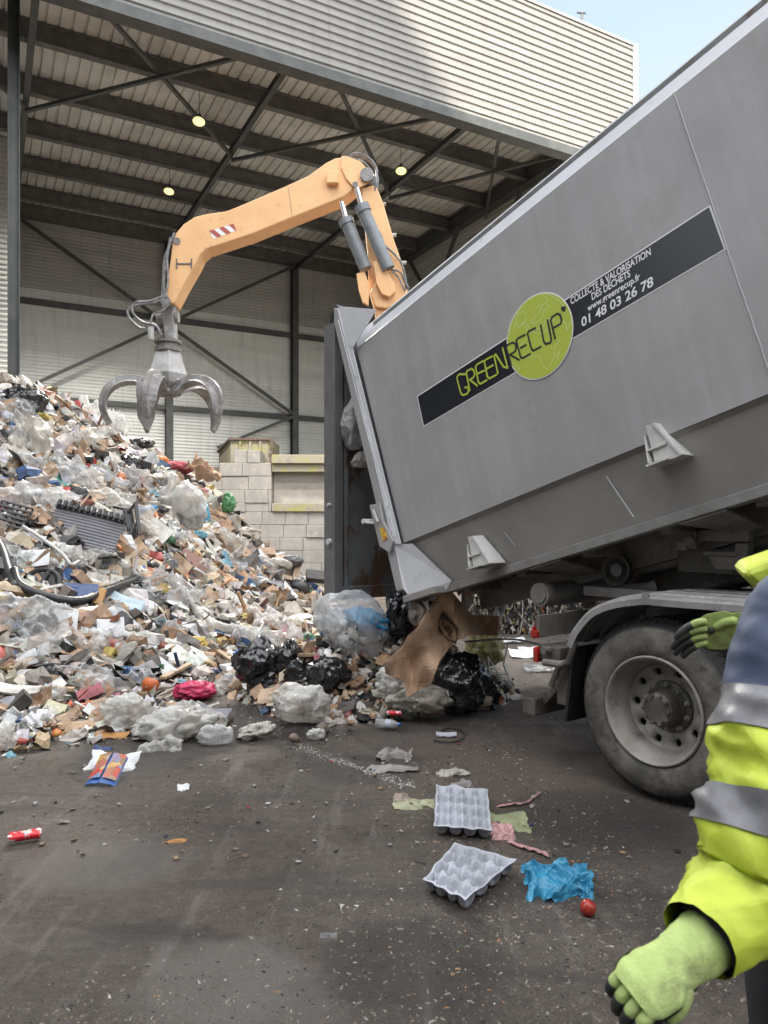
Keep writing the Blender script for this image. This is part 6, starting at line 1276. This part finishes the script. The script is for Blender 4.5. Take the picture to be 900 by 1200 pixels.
# torso of the jacket: ellipse loft with folds
def torso(z0, z1, name, m, g=0., rings=30):
    w = MB(); N_ = 48
    def fn(u, v):
        z = z0+(z1-z0)*v; a = 2*math.pi*u
        rx = lerps([.62,.8,1.0,1.2,1.38,1.46,1.53],[.235,.225,.21,.215,.205,.15,.075], z)+g; ry = lerps([.62,.8,1.0,1.2,1.38,1.46,1.53],[.165,.16,.15,.155,.14,.11,.075], z)+g
        fo = .012*noise.noise(V((math.cos(a)*3, math.sin(a)*3, z*9)))+.010*noise.noise(V((math.cos(a)*1.5, math.sin(a)*1.5, z*22)))
        return V((.85+(rx+fo)*math.cos(a), 1.28+(ry+fo)*math.sin(a), z))
    w.grid(fn, N_, rings); return w.build(name, m, pr, smooth=True)
torso(.90, 1.535, 'jacket', HV); torso(1.16, 1.47, 'jacket_yoke', NY, .004); torso(1.08, 1.13, 'reflective_band', RB, .004, 6); torso(.96, 1.01, 'reflective_band', RB, .004, 6)
w = MB(); 
# raised collar / hood folded towards the viewer
Pk = [at(*q, 1.22) for q in ((868,672),(880,664),(915,652),(960,650),(975,690),(930,715),(903,703),(890,694))]
w.add([*Pk, *[p+V((.03,.1,.01)) for p in Pk]], [tuple(range(8))[::-1], tuple(range(8,16))]+[(i,(i+1)%8,8+(i+1)%8,8+i) for i in range(8)]); hd = w.build('hood', HV, pr, bevel=.012, smooth=False)
# sleeves
def sleeve(path, rad, t0, t1, name, m, g=0., nr=None, seed=0, fold=1., flat=1.):
    C_ = cat(path, 12); n_ = len(C_); L_ = [0]
    for i in range(1, n_): L_.append(L_[-1]+(C_[i]-C_[i-1]).length)
    nr = nr or max(4, int((t1-t0)*90)); w = MB(); N_ = 48
    def pt(t):
        s = t*L_[-1]; i = min(max(int(np.searchsorted(L_, s))-1, 0), n_-2); f_ = (s-L_[i])/(L_[i+1]-L_[i]); d = (C_[min(i+2,n_-1)]-C_[max(i-1,0)]).normalized(); return C_[i].lerp(C_[i+1], f_), d
    ref = V((0,1,0))
    def fn(u, v):
        t = t0+(t1-t0)*v; p, d = pt(t); x = d.cross(ref).normalized(); y = x.cross(d); a = 2*math.pi*u
        r_ = lerps([k/(len(rad)-1) for k in range(len(rad))], rad, t)+g
        q = V((math.cos(a)*1.1, math.sin(a)*1.1, t*8+seed)); el_ = math.exp(-((t-.6)/.16)**2)
        fold_ = fold*(1 if t < .88 or t0 > .9 else .35)
        fo = fold_*(.014*noise.noise(q)+(.006+.010*el_)*(.5-2*abs(noise.noise(V((math.cos(a)*.9+seed, math.sin(a)*.9, t*15+.8*math.sin(a)))))) +.007*noise.noise(q*2.7))
        return p+(x*math.cos(a)+y*math.sin(a)*flat)*(r_+fo)
    w.grid(fn, N_, nr); return w.build(name, m, pr, smooth=True)
dw = (wr-elb).normalized(); gd_ = (at(738,1172,.90)-at(812,1116,.955)).normalized()
ap = [sh+V((.03,.02,.055)), sh+V((-.005,0,-.02)), sh.lerp(elb,.45)+V((-.012,0,0)), elb+V((-.012,0,.03)), elb+V((-.045,-.02,-.035)), wr+V((.018,.01,.012))]
rd_ = [.055,.078,.082,.084,.084,.086,.088,.084,.076,.064,.050]
sleeve(ap, rd_, 0, .36, 'sleeve_top', NY, .0, seed=2, fold=.6); sleeve(ap, rd_, .36, 1, 'sleeve', HV, 0, seed=2)
sleeve(ap, rd_, .335, .435, 'reflective_band', RB, .004, seed=2, fold=.9); sleeve(ap, rd_, .575, .67, 'reflective_band', RB, .004, seed=2)
sleeve([wr-gd_*.10, wr-gd_*.028], [.050,.045], 0, 1, 'cuff', TRS, 0, nr=6, fold=.1)
apR = [shR, elR, wrR.lerp(elR,.12)]
sleeve(apR, [.085,.08,.07,.055,.05], 0, 1, 'sleeve', HV, 0, seed=9)
sleeve([wrR.lerp(elR,.16), wrR.lerp(elR,.03)], [.036,.033], 0, 1, 'wrist', SK, 0, nr=5, fold=0)
# gloves: palm + five fingers, rooted at the palm; black coating on the finger side
def glove(wrist, d, n, side, curl=.35, s=1., spread=.06):
    """d: finger direction, n: back-of-hand normal, side: towards the thumb"""
    d, n = d.normalized(), n.normalized(); side = (side-d*side.dot(d)).normalized(); r = empty('glove', wrist); r.parent = pr; r.matrix_basis = wmat(pr).inverted() @ Matrix.Translation(wrist)
    w = MB(); Ls = [-.085,-.03,.0,.02,.05,.08,.098]; A1 = [.047,.043,.038,.039,.046,.045,.036]; A2 = [.045,.040,.032,.028,.026,.022,.014]
    def fn(u, v):
        t = Ls[0]+(Ls[-1]-Ls[0])*v; a = 2*math.pi*u; x_ = lerps(Ls, A1, t); y_ = lerps(Ls, A2, t); fo = .0025*noise.noise(V((math.cos(a)*2, math.sin(a)*2, t*60)))
        return wrist+d*t*s+side*(x_+fo)*math.cos(a)*s+n*(y_+fo)*math.sin(a)*s
    w.grid(fn, 32, 24); w.add([fn(k/32, 1) for k in range(32)], [tuple(range(32))]); w.build('palm', GLV, r, smooth=True)
    for k, (o_, L_) in enumerate(((.030,.078),(.010,.088),(-.011,.082),(-.031,.064))):
        b0 = wrist+d*.082*s+side*o_*s*.95; dd = (d+side*o_*spread*20*.3).normalized(); pts = [b0]; a = 0
        for seg, c_ in ((.30,.4),(.38,1.),(.32,.8)):
            a += curl*c_; v = dd*math.cos(a)-n*math.sin(a); pts.append(pts[-1]+v*L_*seg*s*1.25)
        skin(pts[:3], [(0,1),(1,2)], [.0108*s,.0103*s,.0098*s], 'finger', GLV, r); skin(pts[1:], [(0,1),(1,2)], [.011*s,.0106*s,.0085*s], 'fingertip', GLB, r)
    b0 = wrist+d*.012*s+side*.028*s; v1 = (d*.85+side*.35-n*.45).normalized(); v2 = (d*.9-side*.1-n*.6).normalized()
    skin([b0, b0+v1*.035*s, b0+v1*.035*s+v2*.03*s], [(0,1),(1,2)], [.015*s,.0125*s,.0115*s], 'thumb', GLV, r); p_ = b0+v1*.035*s+v2*.026*s; skin([p_, p_+v2*.022*s], [(0,1)], [.0122*s,.0095*s], 'thumb_tip', GLB, r)
    w = MB()
    def fn2(u, v):
        t = .0+.098*v; a = math.pi*(1.03+.94*u); x_ = lerps(Ls, A1, t)+.0025; y_ = lerps(Ls, A2, t)+.003
        return wrist+d*t*s+side*x_*math.cos(a)*s+n*y_*math.sin(a)*s
    w.grid(fn2, 20, 14); w.build('palm_coating', GLB, r, smooth=True)
    return r
gd = (at(738,1172,.90)-at(812,1116,.955)).normalized()
glove(wr+gd*.02, gd, V((-.35,-.62,.62)), V((.25,-.7,-.5)), curl=.75, s=.86)
glove(wrR, (at(826,742,1.93)-wrR)+V((0,.03,0)), V((-.1,-.35,1)), V((-.35,-.2,1)), curl=.45, s=1.05)
# trousers
def leg(pts, rr, nm): 
    w = MB(); P = cat(pts, 8); n_ = len(P); w.tube(P, [lerps(np.linspace(0,1,len(rr)), rr, i/(n_-1))+.006*noise.noise(V((0,0,i*.7))) for i in range(n_)], 24); return w.build(nm, TRS, pr, smooth=True)
leg([V((.75,1.25,.98)),V((.74,1.24,.8)),V((.73,1.25,.48)),V((.73,1.22,.07))], [.13,.125,.085,.075], 'trouser_leg'); leg([V((.93,1.29,.98)),V((.95,1.3,.8)),V((.97,1.32,.48)),V((.98,1.3,.07))], [.13,.125,.085,.075], 'trouser_leg')
for x, y in ((.72,1.29),(.97,1.37)):
    w = MB(); w.prism([(x-.055,y-.14,0),(x+.055,y-.14,0),(x+.06,y+.1,0),(x+.03,y+.18,0),(x-.03,y+.18,0),(x-.06,y+.1,0)], (0,0,.075)); w.build('boot', GLB, pr, bevel=.025)
# ---------------------------------------------------------------- unseen building added behind the viewer, roofline shaped to shade the yard
nb = MB(); nb.prism([(-60,-13,0),(-60,-13,16),(-30,-13,30),(-12.5,-13,30),(-5.8,-13,19.5),(2,-13,12.5),(24,-13,11.5),(24,-13,0)], (0,-9,0))
tag(nb.build('unseen_shade_building', M_['fascia']), 'unseen pale building added behind the viewer to shade the yard', 'building')
bpy.context.view_layer.update()
